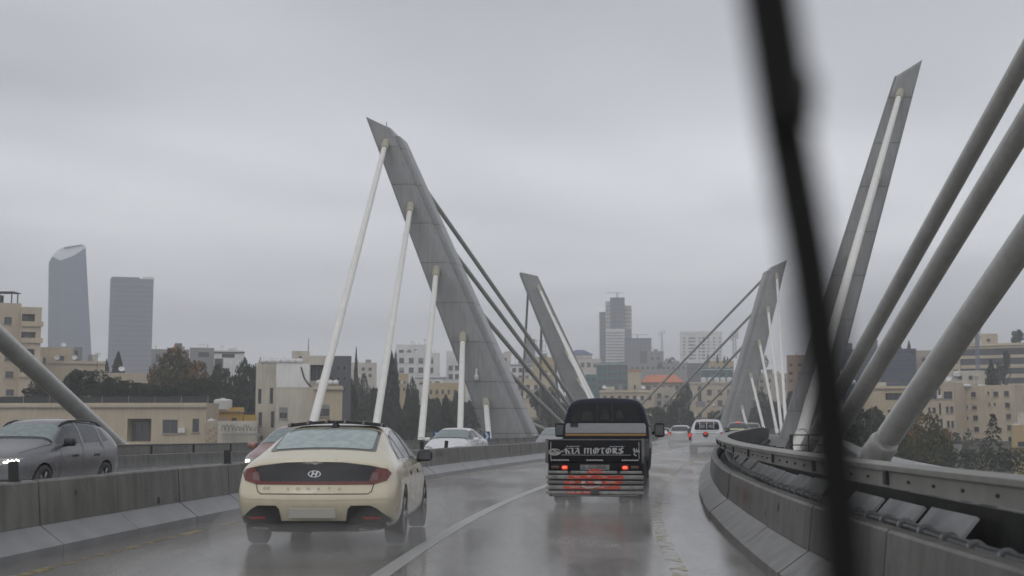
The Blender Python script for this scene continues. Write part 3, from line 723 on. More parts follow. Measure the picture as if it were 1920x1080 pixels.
_AX = {'rear': (lambda a, b: ((a, -4, b), (0, 1, 0))), 'front': (lambda a, b: ((a, 14, b), (0, -1, 0))), 'right': (lambda a, b: ((4, a, b), (-1, 0, 0))),
       'left': (lambda a, b: ((-4, a, b), (1, 0, 0))), 'top': (lambda a, b: ((a, b, 6), (0, 0, -1)))}
def decal(bvh, poly, axis, name, m, parent, off=0.005, grid=0.07, rnd=0):
    """a thin panel that lies on the body: the outline is dropped onto the shell along an axis"""
    poly = list(poly)
    if rnd:
        out = []
        for i in range(len(poly)):
            p0, p1, p2 = Vector(poly[i - 1]), Vector(poly[i]), Vector(poly[(i + 1) % len(poly)])
            ra = min(rnd, (p0 - p1).length / 2.2, (p2 - p1).length / 2.2)
            a = p1 + (p0 - p1).normalized() * ra; b = p1 + (p2 - p1).normalized() * ra
            for t in (0, .25, .5, .75, 1): out.append(tuple((1 - t)**2 * a + 2 * t * (1 - t) * p1 + t * t * b))
        poly = out
    bm = bmesh.new(); f = bm.faces.new([bm.verts.new((x, y, 0)) for x, y in poly])
    bmesh.ops.triangulate(bm, faces=[f])
    xs = [p[0] for p in poly]; ys = [p[1] for p in poly]
    for ax, (lo, hi) in enumerate(((min(xs), max(xs)), (min(ys), max(ys)))):
        nn = int((hi - lo) / grid)
        for i in range(1, nn + 1):
            c = lo + (hi - lo) * i / (nn + 1); co = [0, 0, 0]; no = [0, 0, 0]; co[ax] = c; no[ax] = 1
            bmesh.ops.bisect_plane(bm, geom=bm.verts[:] + bm.edges[:] + bm.faces[:], plane_co=co, plane_no=no)
    dead = []
    for v in bm.verts:
        o, d = _AX[axis](v.co.x, v.co.y); d = Vector(d); o = Vector(o)
        hit, nr, _, _ = bvh.ray_cast(o, d)
        if hit is None: dead.append(v); continue
        if nr.dot(d) > 0: nr = -nr
        v.co = hit + (nr * 0.5 - d * 0.5).normalized() * off
    bmesh.ops.delete(bm, geom=dead, context='VERTS')
    bmesh.ops.recalc_face_normals(bm, faces=bm.faces)
    me = bpy.data.meshes.new(name); bm.to_mesh(me); bm.free()
    me.materials.append(m); me.polygons.foreach_set('use_smooth', [True] * len(me.polygons))
    return link(name, me, parent)
def ribbon(pts, w):
    """outline of a thin line along points"""
    pts = [Vector(p) for p in pts]; L, Rr = [], []
    for i, p in enumerate(pts):
        d = (pts[min(i + 1, len(pts) - 1)] - pts[max(i - 1, 0)]).normalized(); n_ = Vector((-d.y, d.x)) * w / 2
        L.append(p + n_); Rr.append(p - n_)
    return [tuple(p) for p in L + Rr[::-1]]
def seam(bvh, pts, axis, parent, w=0.009, m=None, name='shut_line', off=0.003):
    pts = [Vector(p) for p in pts]
    dense = []
    for a, b in zip(pts[:-1], pts[1:]):
        k = max(1, int((b - a).length / 0.07))
        dense += [a + (b - a) * i / k for i in range(k)]
    dense.append(pts[-1])
    mb = MB(); rows = []
    for i, p in enumerate(dense):
        d = (dense[min(i + 1, len(dense) - 1)] - dense[max(i - 1, 0)]).normalized(); n_ = Vector((-d.y, d.x)) * w / 2
        pr = []
        for q in (p + n_, p - n_):
            o, dr = _AX[axis](q.x, q.y); hit, nr, _, _ = bvh.ray_cast(Vector(o), Vector(dr))
            if hit is None: pr = None; break
            dv = Vector(dr)
            if nr.dot(dv) > 0: nr = -nr
            pr.append(hit + (nr - dv).normalized() * off)
        if pr: rows.append(pr)
    if len(rows) < 2: return None
    vs = [v for r in rows for v in r]
    mb.add(vs, [(2 * i, 2 * i + 1, 2 * i + 3, 2 * i + 2) for i in range(len(rows) - 1)])
    return mb.build(name, m or SEAM, parent)
_wheels = {}
def wheel_meshes(r, w):
    k = (r, w)
    if k in _wheels: return _wheels[k]
    ty = MB().lathe([(r * .66, -w / 2 + .01), (r * .8, -w / 2), (r * .95, -w / 2 + .01), (r, -w / 2 + .035), (r * 1.0, w / 2 - .035), (r * .95, w / 2 - .01), (r * .8, w / 2), (r * .66, w / 2 - .01)], 36).mesh('wheel', RUBBER, True)
    mb = MB(); mb.lathe([(r * .67, w / 2 - .012), (r * .62, w / 2 - .02), (r * .6, 0.0), (0.02, 0.0)], 30, 1)
    for i in range(5):
        t = 2 * math.pi * i / 5
        for dt in (-.13, .13):
            a = (w / 2 - .03, math.cos(t) * r * .12, math.sin(t) * r * .12); b = (w / 2 - .02, math.cos(t + dt) * r * .63, math.sin(t + dt) * r * .63)
            mb.tube([a, b], r * .055, 6)
    mb.lathe([(r * .17, w / 2 - .03), (r * .15, w / 2 - .005), (0.01, w / 2)], 16)
    ri = mb.mesh('rim', [ALLOY, METAL_DARK], True)
    _wheels[k] = (ty, ri); return ty, ri
def wheels(root, ys, hw, r, w):
    ty, ri = wheel_meshes(r, w)
    for y in ys:
        for s in (1, -1):
            o = link('wheel', ty, root); o.location = (s * (hw - w / 2), y, r)
            q = link('rim', ri, o)
            if s < 0: q.rotation_euler = (0, 0, math.pi)
def text_mesh(txt, size, m, shear=0.0, spacing=1.0, xs=1.0):
    cu = bpy.data.curves.new('t', 'FONT'); cu.body = txt; cu.size = size; cu.align_x = 'CENTER'; cu.align_y = 'CENTER'; cu.space_character = spacing; cu.shear = shear
    o = bpy.data.objects.new('t', cu); COL.objects.link(o); dg = bpy.context.evaluated_depsgraph_get()
    me = bpy.data.meshes.new_from_object(o.evaluated_get(dg)); bpy.data.objects.remove(o)
    vs = [(v.co.x * xs, v.co.y) for v in me.vertices]; fs = [tuple(p.vertices) for p in me.polygons]
    bpy.data.meshes.remove(me); return vs, fs
def badge(bvh, vs, fs, cx, cz, name, m, parent, axis='rear', off=0.012):
    out = []
    for x, z in vs:
        o, d = _AX[axis](cx + x, cz + z); hit, nr, _, _ = bvh.ray_cast(Vector(o), Vector(d))
        d = Vector(d); out.append((hit if hit is not None else Vector(o) + d * 4) - d * off)
    return MB().add(out, fs).build(name, m, parent)
def mirror_pair(root, y, x, z, m, sz=(0.22, 0.17, 0.16)):
    for s in (1, -1):
        mb = MB(); v, f = rbox((s * (x + 0.13), y, z), sz, 0.05, 3); mb.add(v, f)
        mb.tube([(s * (x - 0.02), y + 0.02, z - 0.07), (s * (x + 0.10), y, z - 0.05)], 0.03, 8)
        mb.build('mirror', m, root, smooth=True)
        MB().box((s * (x + 0.13), y - sz[1] / 2 - 0.002, z), (sz[0] * .8, 0.006, sz[2] * .72)).build('mirror_glass', GL_DARK, root)

# station builder used for all saloons and hatchbacks: (y, bottom z, half width, mid z, belt z, belt half width, rail z, rail half width, roof z)
def st(y, zb, w, zm, zbelt, wb, zr, wr, zt, dy=0.0):
    return [(w * .80, y, zb), (w * .955, y, zb + .09), (w * .995, y, zm - .12), (w, y, zm), (w * .99, y, (zm + zbelt) / 2 + .02), (wb, y, zbelt), (wr, y + dy, zr), (wr * .68, y + dy * .6, zr + (zt - zr) * .75), (0, y, zt)]

# ---- cream saloon, the car right ahead
def cream_saloon():
    P0 = at(591, 806, 15.0); hd = -0.018
    root = thing('cream_sedan', 'cream fastback sedan seen from behind with full-width dark tail lamp panel', 'car', (P0.x, 14.95, 0), hd)
    CREAM = paint('cream_paint', (0.62, 0.565, 0.42), 0.28)
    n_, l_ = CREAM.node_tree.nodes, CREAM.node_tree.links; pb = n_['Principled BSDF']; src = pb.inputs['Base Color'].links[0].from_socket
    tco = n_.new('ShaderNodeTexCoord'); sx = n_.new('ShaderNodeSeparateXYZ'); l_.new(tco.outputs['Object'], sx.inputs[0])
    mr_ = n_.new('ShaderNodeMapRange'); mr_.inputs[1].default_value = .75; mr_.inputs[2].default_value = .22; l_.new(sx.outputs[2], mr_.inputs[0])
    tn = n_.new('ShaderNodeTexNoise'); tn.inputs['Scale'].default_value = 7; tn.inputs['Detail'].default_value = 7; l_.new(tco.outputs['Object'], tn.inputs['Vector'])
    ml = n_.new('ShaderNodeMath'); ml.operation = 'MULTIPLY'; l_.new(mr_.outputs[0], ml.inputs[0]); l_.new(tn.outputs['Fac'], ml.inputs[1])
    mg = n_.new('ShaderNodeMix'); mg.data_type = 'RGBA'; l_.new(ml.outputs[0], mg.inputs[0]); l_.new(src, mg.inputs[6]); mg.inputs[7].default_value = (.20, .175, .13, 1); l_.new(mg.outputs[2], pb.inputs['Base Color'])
    T = [
        [(.62, .20, .20), (.70, .13, .29), (.775, .085, .45), (.80, .055, .575), (.80, .12, .70), (.785, .15, .87), (.70, .13, .965), (.42, .10, .995), (0, .075, 1.005)],
        [(.70, .26, .18), (.85, .23, .28), (.895, .20, .45), (.912, .18, .585), (.905, .24, .72), (.875, .28, .89), (.765, .26, 1.005), (.48, .24, 1.035), (0, .22, 1.045)],
        [(.74, .62, .17), (.90, .60, .26), (.925, .60, .45), (.932, .60, .62), (.925, .60, .79), (.875, .60, .935), (.735, .62, 1.065), (.48, .60, 1.098), (0, .58, 1.11)],
        [(.74, 1.1, .17), (.90, 1.1, .26), (.925, 1.1, .45), (.93, 1.1, .62), (.925, 1.1, .80), (.872, 1.1, .945), (.662, 1.14, 1.235), (.45, 1.12, 1.262), (0, 1.1, 1.275)],
        [(.74, 1.65, .17), (.90, 1.65, .26), (.92, 1.65, .45), (.925, 1.65, .62), (.92, 1.65, .80), (.875, 1.65, .945), (.615, 1.66, 1.372), (.43, 1.65, 1.40), (0, 1.62, 1.41)],
        [(.74, 2.4, .17), (.90, 2.4, .26), (.92, 2.4, .45), (.925, 2.4, .62), (.92, 2.4, .80), (.88, 2.4, .94), (.605, 2.4, 1.405), (.42, 2.4, 1.435), (0, 2.4, 1.445)],
        [(.74, 3.0, .17), (.90, 3.0, .26), (.92, 3.0, .45), (.925, 3.0, .62), (.92, 3.0, .80), (.88, 3.0, .93), (.63, 3.0, 1.35), (.43, 3.0, 1.385), (0, 3.0, 1.395)],
        [(.74, 3.75, .17), (.90, 3.75, .26), (.925, 3.75, .45), (.93, 3.75, .62), (.92, 3.75, .78), (.88, 3.75, .90), (.80, 3.75, .955), (.5, 3.72, .985), (0, 3.7, 1.0)],
        [(.72, 4.4, .17), (.87, 4.4, .26), (.90, 4.4, .42), (.905, 4.4, .56), (.89, 4.4, .69), (.83, 4.4, .77), (.72, 4.4, .82), (.45, 4.4, .85), (0, 4.4, .86)],
        [(.60, 4.74, .18), (.72, 4.74, .26), (.76, 4.76, .40), (.77, 4.76, .52), (.74, 4.74, .60), (.70, 4.72, .65), (.62, 4.70, .69), (.42, 4.70, .71), (0, 4.70, .72)]]
    o, b = body(T, 0.12, 0.12, [(1.06, 0.365), (3.90, 0.365)], creases=((0, 5, .5), (0, 6, .5), (0, 7, .5), (None, 5, .35)))
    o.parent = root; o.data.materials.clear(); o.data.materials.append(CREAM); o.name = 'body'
    PANEL = mat('gloss_black_panel', (0.016, 0.016, 0.018), 0.13, coat=0.3)
    outline = [(-.845, .855), (-.80, .905), (-.62, .945), (-.32, .980), (0, .99), (.32, .980), (.62, .945), (.80, .905), (.845, .855), (.80, .775), (.66, .735), (-.66, .735), (-.80, .775)]
    decal(b, outline, 'rear', 'tail_panel', PANEL, root, .006, .05)
    for s in (1, -1):
        lamp = [(s * .60, .737), (s * .66, .737), (s * .80, .777), (s * .843, .855), (s * .80, .902), (s * .70, .928), (s * .63, .85)]
        t = decal(b, lamp, 'rear', 'tail_lamp', RED_DK, root, .010, .04)
        decal(b, [(s * .615, .775), (s * .70, .785), (s * .705, .875), (s * .645, .865)], 'rear', 'lamp_inner', RED_IN, t, .013, .04)
    decal(b, [(-.62, .737), (.62, .737), (.62, .768), (-.62, .768)], 'rear', 'light_strip', RED_DK, root, .010, .06)
    # boot lid line, badge, name
    seam(b, [(-.66, .735), (-.64, .66), (-.60, .632), (.60, .632), (.64, .66), (.66, .735)], 'rear', root, .010)
    mb = MB(); n = 28
    vs = []; fs = []
    for i in range(n):
        t = 2 * math.pi * i / n
        for k in (1.0, .84): vs.append((.073 * k * math.cos(t), .038 * k * math.sin(t)))
    fs = [(2 * i, 2 * ((i + 1) % n), 2 * ((i + 1) % n) + 1, 2 * i + 1) for i in range(n)]
    for q in ([(-.040, -.028), (-.026, -.030), (-.004, .030), (-.020, .030)], [(.006, -.030), (.022, -.030), (.042, .028), (.026, .030)], [(-.022, -.006), (.020, .000), (.026, .010), (-.018, .006)]):
        fs.append(tuple(range(len(vs), len(vs) + 4))); vs += q
    BADGE = mat('badge_silver', (0.55, 0.55, 0.56), 0.25, metal=0.7)
    badge(b, vs, fs, 0, .853, 'emblem', BADGE, root)
    for i, ch in enumerate('SONATA'):
        v, f = text_mesh(ch, .044, None, xs=1.35); badge(b, v, f, -.29 + i * .116, .688, 'letter', mat('badge_letter', (0.26, 0.24, 0.20), 0.3), root, off=.010)
    v, f = text_mesh('2.0', .042, None, shear=.3, xs=1.5); badge(b, v, f, -.545, .695, 'letter', _m['badge_letter'], root, off=.010)
    # rear window with dark border, roof spoiler, fin aerial
    decal(b, [(-.62, .60), (.62, .60), (.58, 1.50), (-.58, 1.50)], 'top', 'window_border', mat('window_border', (0.10, 0.105, 0.105), 0.2), root, .006, .07, .08)
    decal(b, [(-.57, .645), (.57, .645), (.545, 1.46), (-.545, 1.46)], 'top', 'rear_window', GL_LIGHT, root, .010, .07, .09)
    vsr = []; fsr = []; m_ = 14
    for i in range(m_ + 1):
        x = -.60 + 1.2 * i / m_; z = 1.432 - .045 * (x / .60)**2
        vsr += [(x, 1.60, z - .012), (x, 1.60, z + .026), (x, 1.86, z + .030), (x, 1.86, z - .01)]
    for i in range(m_):
        for j in range(4): fsr.append((4 * i + j, 4 * i + (j + 1) % 4, 4 * i + 4 + (j + 1) % 4, 4 * i + 4 + j))
    fsr += [(0, 1, 2, 3), (4 * m_ + 3, 4 * m_ + 2, 4 * m_ + 1, 4 * m_)]
    MB().add(vsr, fsr).build('roof_spoiler', BLACK_PL, root)
    for x in (-.57, -.345, -.115, .115, .345, .57):
        MB().prism([(1.52, 1.43 - .05 * (x / .6)**2), (1.62, 1.475 - .05 * (x / .6)**2), (1.80, 1.475 - .05 * (x / .6)**2), (1.80, 1.42)], x - .012, x + .012, 'x').build('spoiler_fin', mat('spoiler_fin', (0.13, 0.125, 0.115), 0.4), root)
    mb = MB(); mb.add([(-.045, 1.49, 1.375), (.045, 1.49, 1.375), (.035, 1.72, 1.40), (-.035, 1.72, 1.40), (0, 1.50, 1.455), (0, 1.55, 1.455), (0, 1.44, 1.33)], [(0, 1, 4), (1, 2, 5, 4), (2, 3, 5), (3, 0, 4, 5), (0, 6, 1)])
    mb.build('aerial', BLACK_PL, root)
    # side glass
    for ax in ('right', 'left'):
        dlo = [(1.02, .985), (1.25, 1.16), (1.62, 1.305), (2.1, 1.365), (2.6, 1.36), (3.05, 1.27), (3.45, 1.06), (3.62, .955), (2.6, .965), (1.6, .975)]
        decal(b, dlo, ax, 'window_border', CHROME, root, .004, .09)
        decal(b, [(1.10, 1.0), (1.28, 1.14), (1.62, 1.275), (2.1, 1.335), (2.6, 1.33), (3.03, 1.245), (3.40, 1.05), (3.50, .985), (2.6, .99), (1.6, 1.0)], ax, 'side_window', GL_DARK, root, .008, .08)
        decal(b, [(2.33, .985), (2.43, .985), (2.40, 1.35), (2.31, 1.35)], ax, 'door_pillar', BLACK_PL, root, .012, .09)
        decal(b, [(1.56, .99), (1.60, .99), (1.66, 1.28), (1.62, 1.27)], ax, 'door_pillar', BLACK_PL, root, .012, .09)
        seam(b, [(2.40, .97), (2.42, .6), (2.40, .27)], ax, root); seam(b, [(1.30, 1.0), (1.45, .80), (1.60, .5), (1.66, .27)], ax, root)
        seam(b, [(3.5, .95), (3.52, .6), (3.45, .27)], ax, root)
        decal(b, [(1.46, .20), (3.50, .20), (3.50, .275), (1.46, .275)], ax, 'sill_trim', BLACK_PL, root, .012, .12)
        for yh in (1.80, 2.72):
            decal(b, [(yh, .795), (yh + .20, .80), (yh + .20, .845), (yh, .84)], ax, 'door_handle', CREAM, root, .034, .05)
            decal(b, [(yh + .02, .785), (yh + .15, .785), (yh + .15, .83), (yh + .02, .83)], ax, 'handle_recess', SEAM, root, .004, .05)
    # bumper: dark lower part, reflectors, plate
    DIFF = mat('diffuser_black', (0.020, 0.020, 0.021), 0.5)
    decal(b, [(-.885, .215), (-.86, .34), (-.70, .47), (-.63, .505), (-.42, .505), (-.385, .47), (-.36, .335), (.36, .335), (.385, .47), (.42, .505), (.63, .505), (.70, .47), (.86, .34), (.885, .215)], 'rear', 'diffuser', DIFF, root, .006, .05)
    for s in (1, -1):
        decal(b, [(s * .54, .358), (s * .735, .352), (s * .735, .378), (s * .54, .384)], 'rear', 'reflector', REFL, root, .014, .06)
        decal(b, ribbon([(s * .42, .25), (s * .46, .285), (s * .58, .305), (s * .70, .285), (s * .73, .25)], .014), 'rear', 'exhaust_trim', mat('exhaust_trim', (0.10, 0.10, 0.10), 0.3, metal=.6), root, .012, .05)
    seam(b, [(-.90, .59), (-.6, .578), (0, .572), (.6, .578), (.90, .59)], 'rear', root, .012, CREAM, 'bumper_crease', .008)
    MB().add(*rbox((0, -.078, .425), (.52, .02, .115), .006, 1)).build('number_plate', PLATE, root)
    decal(b, [(-.60, .17), (.60, .17), (.66, .235), (-.66, .235)], 'rear', 'underbody_edge', METAL_DARK, root, .01, .08)
    mirror_pair(root, 3.22, .845, 1.0, BLACK_PL, (.20, .16, .15))
    wheels(root, (1.06, 3.90), .925, .335, .225)
    return root
cream_saloon()

# ---- simpler shells for the other cars
def sedan_table(L=4.6, w=.90, H=1.45):
    k = L / 4.6; h = H / 1.45
    S = [st(.02, .30, w * .80, .60 * h, .86 * h, w * .76, .93 * h, w * .68, .96 * h), st(.25, .20, w * .95, .62 * h, .90 * h, w * .92, .98 * h, w * .80, 1.01 * h), st(.75 * k, .18, w, .62 * h, .94 * h, w * .95, 1.02 * h, w * .80, 1.05 * h),
         st(1.30 * k, .18, w, .62 * h, .95 * h, w * .95, 1.33 * h, w * .68, 1.36 * h), st(1.75 * k, .18, w, .62 * h, .95 * h, w * .95, 1.395 * h, w * .67, 1.43 * h), st(2.3 * k, .18, w, .62 * h, .94 * h, w * .95, 1.41 * h, w * .67, 1.45 * h),
         st(2.75 * k, .18, w, .62 * h, .93 * h, w * .95, 1.36 * h, w * .68, 1.40 * h), st(3.45 * k, .18, w, .62 * h, .90 * h, w * .94, .96 * h, w * .82, .99 * h), st(4.1 * k, .18, w * .96, .56 * h, .78 * h, w * .88, .83 * h, w * .74, .86 * h), st(4.52 * k, .24, w * .80, .52 * h, .66 * h, w * .72, .71 * h, w * .6, .73 * h)]
    return S
def suv_table(L=4.35, w=.91, H=1.60):
    h = H / 1.6; k = L / 4.35
    S = [st(.02, .34, w * .84, .70 * h, .98 * h, w * .80, 1.08 * h, w * .72, 1.10 * h), st(.18, .24, w * .96, .70 * h, 1.02 * h, w * .93, 1.22 * h, w * .76, 1.24 * h), st(.50 * k, .22, w, .70 * h, 1.03 * h, w * .955, 1.46 * h, w * .70, 1.49 * h), st(1.0 * k, .22, w, .70 * h, 1.03 * h, w * .955, 1.53 * h, w * .69, 1.57 * h),
         st(1.8 * k, .22, w, .70 * h, 1.02 * h, w * .955, 1.56 * h, w * .69, 1.60 * h), st(2.4 * k, .22, w, .70 * h, 1.01 * h, w * .955, 1.50 * h, w * .70, 1.54 * h), st(3.1 * k, .22, w, .70 * h, .99 * h, w * .95, 1.08 * h, w * .84, 1.12 * h), st(3.8 * k, .22, w * .97, .66 * h, .88 * h, w * .90, .95 * h, w * .76, .99 * h), st(4.25 * k, .28, w * .82, .62 * h, .78 * h, w * .76, .84 * h, w * .64, .87 * h)]
    return S
def dress(root, b, kind, pm, L, w, H, front=True):
    """glass, lamps and lines of a car shell"""
    k = L / (4.6 if kind == 'sedan' else 4.35); h = H / (1.45 if kind == 'sedan' else 1.6)
    if kind == 'sedan':
        decal(b, [(-w * .84, 3.40 * k), (w * .84, 3.40 * k), (w * .69, 2.70 * k), (-w * .69, 2.70 * k)], 'top', 'windscreen', GL_MID, root, .008, .09, .10)
        decal(b, [(-w * .78, .86 * k), (w * .78, .86 * k), (w * .62, 1.58 * k), (-w * .62, 1.58 * k)], 'top', 'rear_window', GL_DARK, root, .008, .09, .10)
        dl = [(1.15, 1.0), (1.4, 1.24), (1.75, 1.335), (2.3, 1.35), (2.75, 1.29), (3.25, 1.03), (3.3, .975), (2.3, .985)]
        pil, seams, arch = [2.15], [1.25, 2.2, 3.2], None
    else:
        decal(b, [(-w * .84, 3.06 * k), (w * .84, 3.06 * k), (w * .69, 2.44 * k), (-w * .69, 2.44 * k)], 'top', 'windscreen', GL_MID, root, .008, .09, .10)
        decal(b, [(-w * .70, 1.14 * h), (w * .70, 1.14 * h), (w * .62, 1.46 * h), (-w * .62, 1.46 * h)], 'rear', 'rear_window', GL_DARK, root, .008, .09, .08)
        dl = [(.62, 1.12), (.78, 1.36), (1.1, 1.44), (1.8, 1.475), (2.35, 1.42), (2.9, 1.12), (2.93, 1.06), (1.8, 1.075)]
        pil, seams = [.98, 1.85], [.95, 1.9, 2.85]
    for ax in ('right', 'left'):
        decal(b, [(y * k, z * h) for y, z in dl], ax, 'side_window', GL_DARK, root, .006, .09, .03)
        for y in pil: decal(b, [((y - .04) * k, 1.0 * h), ((y + .06) * k, 1.0 * h), ((y + .02) * k, 1.5 * h), ((y - .06) * k, 1.5 * h)] if kind != 'sedan' else [((y - .04) * k, .98 * h), ((y + .06) * k, .98 * h), ((y + .02) * k, 1.34 * h), ((y - .06) * k, 1.34 * h)], ax, 'door_pillar', pm if kind == 'suv' else BLACK_PL, root, .010, .12)
        for y in seams: seam(b, [(y * k, (.95 if kind == 'sedan' else 1.02) * h), (y * k + .03, .6 * h), (y * k, .3 * h)], ax, root)
        for y in (seams[0] + .25, seams[1] + .25):
            decal(b, [(y * k, .80 * h), (y * k + .2, .80 * h), (y * k + .2, .845 * h), (y * k, .845 * h)], ax, 'door_handle', BLACK_PL, root, .03, .06)
    zl = .72 * h if kind == 'sedan' else .80 * h
    f = .92
    for s in (1, -1):
        decal(b, [(s * w * .42, zl - .10), (s * w * .80, zl - .05), (s * w * .84, zl + .01), (s * w * .60, zl + .005), (s * w * .42, zl - .04)], 'front', 'headlamp', LAMP_OFF, root, .010, .06)
        lamp = [(s * w * .50, zl + .05), (s * w * .80, zl + .04), (s * w * .86, zl + .16), (s * w * .60, zl + .17)] if kind == 'sedan' else [(s * w * .66, zl - .05), (s * w * .86, zl - .05), (s * w * .84, zl + .26), (s * w * .70, zl + .24)]
        decal(b, lamp, 'rear', 'tail_lamp', RED_DK, root, .012, .06)
    decal(b, [(-w * .40, zl - .30), (w * .40, zl - .30), (w * .44, zl - .08), (-w * .44, zl - .08)], 'front', 'grille', BLACK_PL, root, .008, .09, .04)
    decal(b, [(-w * .6, .28 * h), (w * .6, .28 * h), (w * .66, .40 * h), (-w * .66, .40 * h)], 'front', 'air_intake', BLACK_PL, root, .008, .09, .03)
    decal(b, [(-w * .7, .30 * h), (w * .7, .30 * h), (w * .74, .44 * h), (-w * .74, .44 * h)], 'rear', 'lower_bumper', BLACK_PL, root, .008, .09, .03)
def car(name, label, kind, pm, Xf, Y, hd, facing, L=4.5, w=.90, H=1.45, wheel_r=.33):
    """Y: distance of the end nearest to us"""
    rz = -hd + (math.pi if facing else 0)
    dirv = Vector((math.sin(hd), math.cos(hd), 0)); base = Vector((Xf, Y, 0))
    loc = base + dirv * L if facing else base
    mid = base + dirv * L / 2
    # height of the road here
    best = min(((rp(Y + L / 2, o) - mid).length, o) for o in np.arange(-8, 8, .25)); loc.z = rp(Y + L / 2, best[1]).z
    root = thing(name, label, 'car', loc, rz)
    T = sedan_table(L, w, H) if kind == 'sedan' else suv_table(L, w, H)
    k = L / (4.6 if kind == 'sedan' else 4.35)
    ar = (.95 * k, 3.62 * k) if kind == 'sedan' else (.85 * k, 3.48 * k)
    o, b = body(T, .08, .10, [(ar[0], wheel_r + .035), (ar[1], wheel_r + .035)], creases=((None, 5, .3),)); o.parent = root; o.data.materials.clear(); o.data.materials.append(pm)
    dress(root, b, kind, pm, L, w, H)
    mirror_pair(root, (3.05 if kind == 'sedan' else 2.72) * k, w * .97, (.98 if kind == 'sedan' else 1.10) * H / (1.45 if kind == 'sedan' else 1.6), pm if kind == 'sedan' else BLACK_PL)
    wheels(root, ar, w, wheel_r, .21)
    return root, b

GREY_P = paint('grey_metallic_paint', (0.165, 0.168, 0.178), 0.30, metal=.25)
r_, b = car('grey_suv', 'dark grey suv driving toward us in the oncoming lane with lit headlamp', 'suv', GREY_P, at(-22, 806, 26).x, 25.6, heading(28) + .015, True, 4.45, .91, 1.60)
h_ = 1.0; zl = .80
for s in (1, -1):
    for i in range(5):
        x = s * (.50 + i * .052); z = zl - .075 + i * .008
        o_, d_ = _AX['front'](x, z); hit = b.ray_cast(Vector(o_), Vector(d_))[0]
        MB().add(*rbox(hit + Vector((0, .018, 0)), (.040, .03, .040), .012, 2)).build('led_lens', LED, r_)
    for i in range(3):
        x = s * (.56 + i * .06); z = zl - .03 + i * .006
        o_, d_ = _AX['front'](x, z); hit = b.ray_cast(Vector(o_), Vector(d_))[0]
        MB().add(*rbox(hit + Vector((0, .016, 0)), (.018, .02, .02), .006, 1)).build('led_lens', LED, r_)
    rl = []
    for y_, lift in ((.60, .0), (.78, .035), (1.1, .045), (1.6, .045), (2.1, .045), (2.35, .035), (2.50, .0)):
        hit = b.ray_cast(Vector((s * .60, y_, 4)), Vector((0, 0, -1)))[0]; rl.append(hit + Vector((0, 0, lift)))
    MB().tube(rl, .022, 8).build('roof_rail', BLACK_PL, r_, smooth=True)
seam(b, [(-.46, .70), (-.40, .675), (.40, .675), (.46, .70)], 'front', r_, .03, CHROME, 'grille_trim', .014)
seam(b, [(-.80, 3.12), (-.72, 3.6), (-.62, 4.1)], 'top', r_, .012); seam(b, [(.80, 3.12), (.72, 3.6), (.62, 4.1)], 'top', r_, .012)
seam(b, [(-.78, 3.09), (.78, 3.09)], 'top', r_, .05, BLACK_PL, 'scuttle', .012)
MB().add(*rbox((0, 2.62, 1.33), (.16, .05, .09), .02, 2)).build('rear_view_mirror', BLACK_PL, r_)
decal(b, [(.0, .40), (4.2, .40), (4.2, .26), (.0, .26)], 'right', 'sill_cladding', BLACK_PL, r_, .01, .15)

WHITE_P = paint('white_paint', (0.66, 0.67, 0.68), 0.30)
r_, b = car('white_sedan', 'white sedan coming toward us beyond the median barrier, plates in front of it', 'sedan', WHITE_P, at(829, 806, 52).x, 51.5, heading(53) + .03, True, 4.6, .90, 1.47)
seam(b, [(-.78, 3.42), (.78, 3.42)], 'top', r_, .05, BLACK_PL, 'scuttle', .012)
PINK_P = paint('rose_metallic_paint', (0.30, 0.17, 0.15), 0.32, metal=.3)
r_, b = car('rose_sedan', 'rose coloured oncoming car mostly hidden behind the cream sedan, one headlamp lit', 'sedan', PINK_P, at(520, 806, 30).x, 29.5, heading(32), True, 4.5, .89, 1.47)
for s in (1, -1):
    o_, d_ = _AX['front'](s * .60, .655); hit = b.ray_cast(Vector(o_), Vector(d_))[0]
    MB().add(*rbox(hit + Vector((0, .02, 0)), (.10, .03, .08), .03, 2)).build('lamp_lens', LED, r_)
SILV_P = paint('silver_paint', (0.24, 0.245, 0.25), 0.32, metal=.3)
r_, b = car('silver_hatchback', 'pale grey oncoming car half hidden by the left side of the dark truck', 'sedan', SILV_P, at(1027, 806, 76).x, 75, heading(77), True, 4.4, .87, 1.50)
r_, b = car('silver_hatchback', 'silver hatchback ahead with red tail lamp lit, just left of the white pickup', 'suv', paint('pale_silver_paint', (0.36, 0.36, 0.35), .32, metal=.2), at(1272, 806, 95).x, 94.5, heading(97), False, 4.0, .86, 1.50, .30)
for s in (1, -1): decal(b, [(s * .62, .78), (s * .80, .78), (s * .80, .96), (s * .66, .96)], 'rear', 'lit_lamp', RED_LIT, r_, .03, .08, .05)
r_, b = car('dark_estate', 'dark estate car with glowing high brake light ahead of the white pickup', 'suv', paint('dark_green_paint', (0.045, 0.048, 0.045), .35), at(1379, 806, 101).x, 100, heading(103), False, 4.5, .90, 1.62)
decal(b, [(-.16, 1.50), (.16, 1.50), (.16, 1.585), (-.16, 1.585)], 'rear', 'high_brake_light', RED_LIT, r_, .05, .08)
decal(b, [(-.70, 1.0), (.5, 1.0), (.5, 1.10), (-.70, 1.10)], 'rear', 'pale_band', mat('pale_yellow_plate', (0.55, 0.50, 0.30), .4), r_, .03, .1)
r_, b = car('grey_hatchback', 'grey car farthest ahead, just right of the dark estate car', 'suv', SILV_P, at(1407, 806, 125).x, 124, heading(127), False, 4.2, .88, 1.6)
r_, b = car('white_hatchback', 'tiny far pale car between the dark truck mirror and the silver hatchback', 'sedan', WHITE_P, at(1242, 806, 150).x, 149, heading(152), False, 4.3, .88, 1.5)

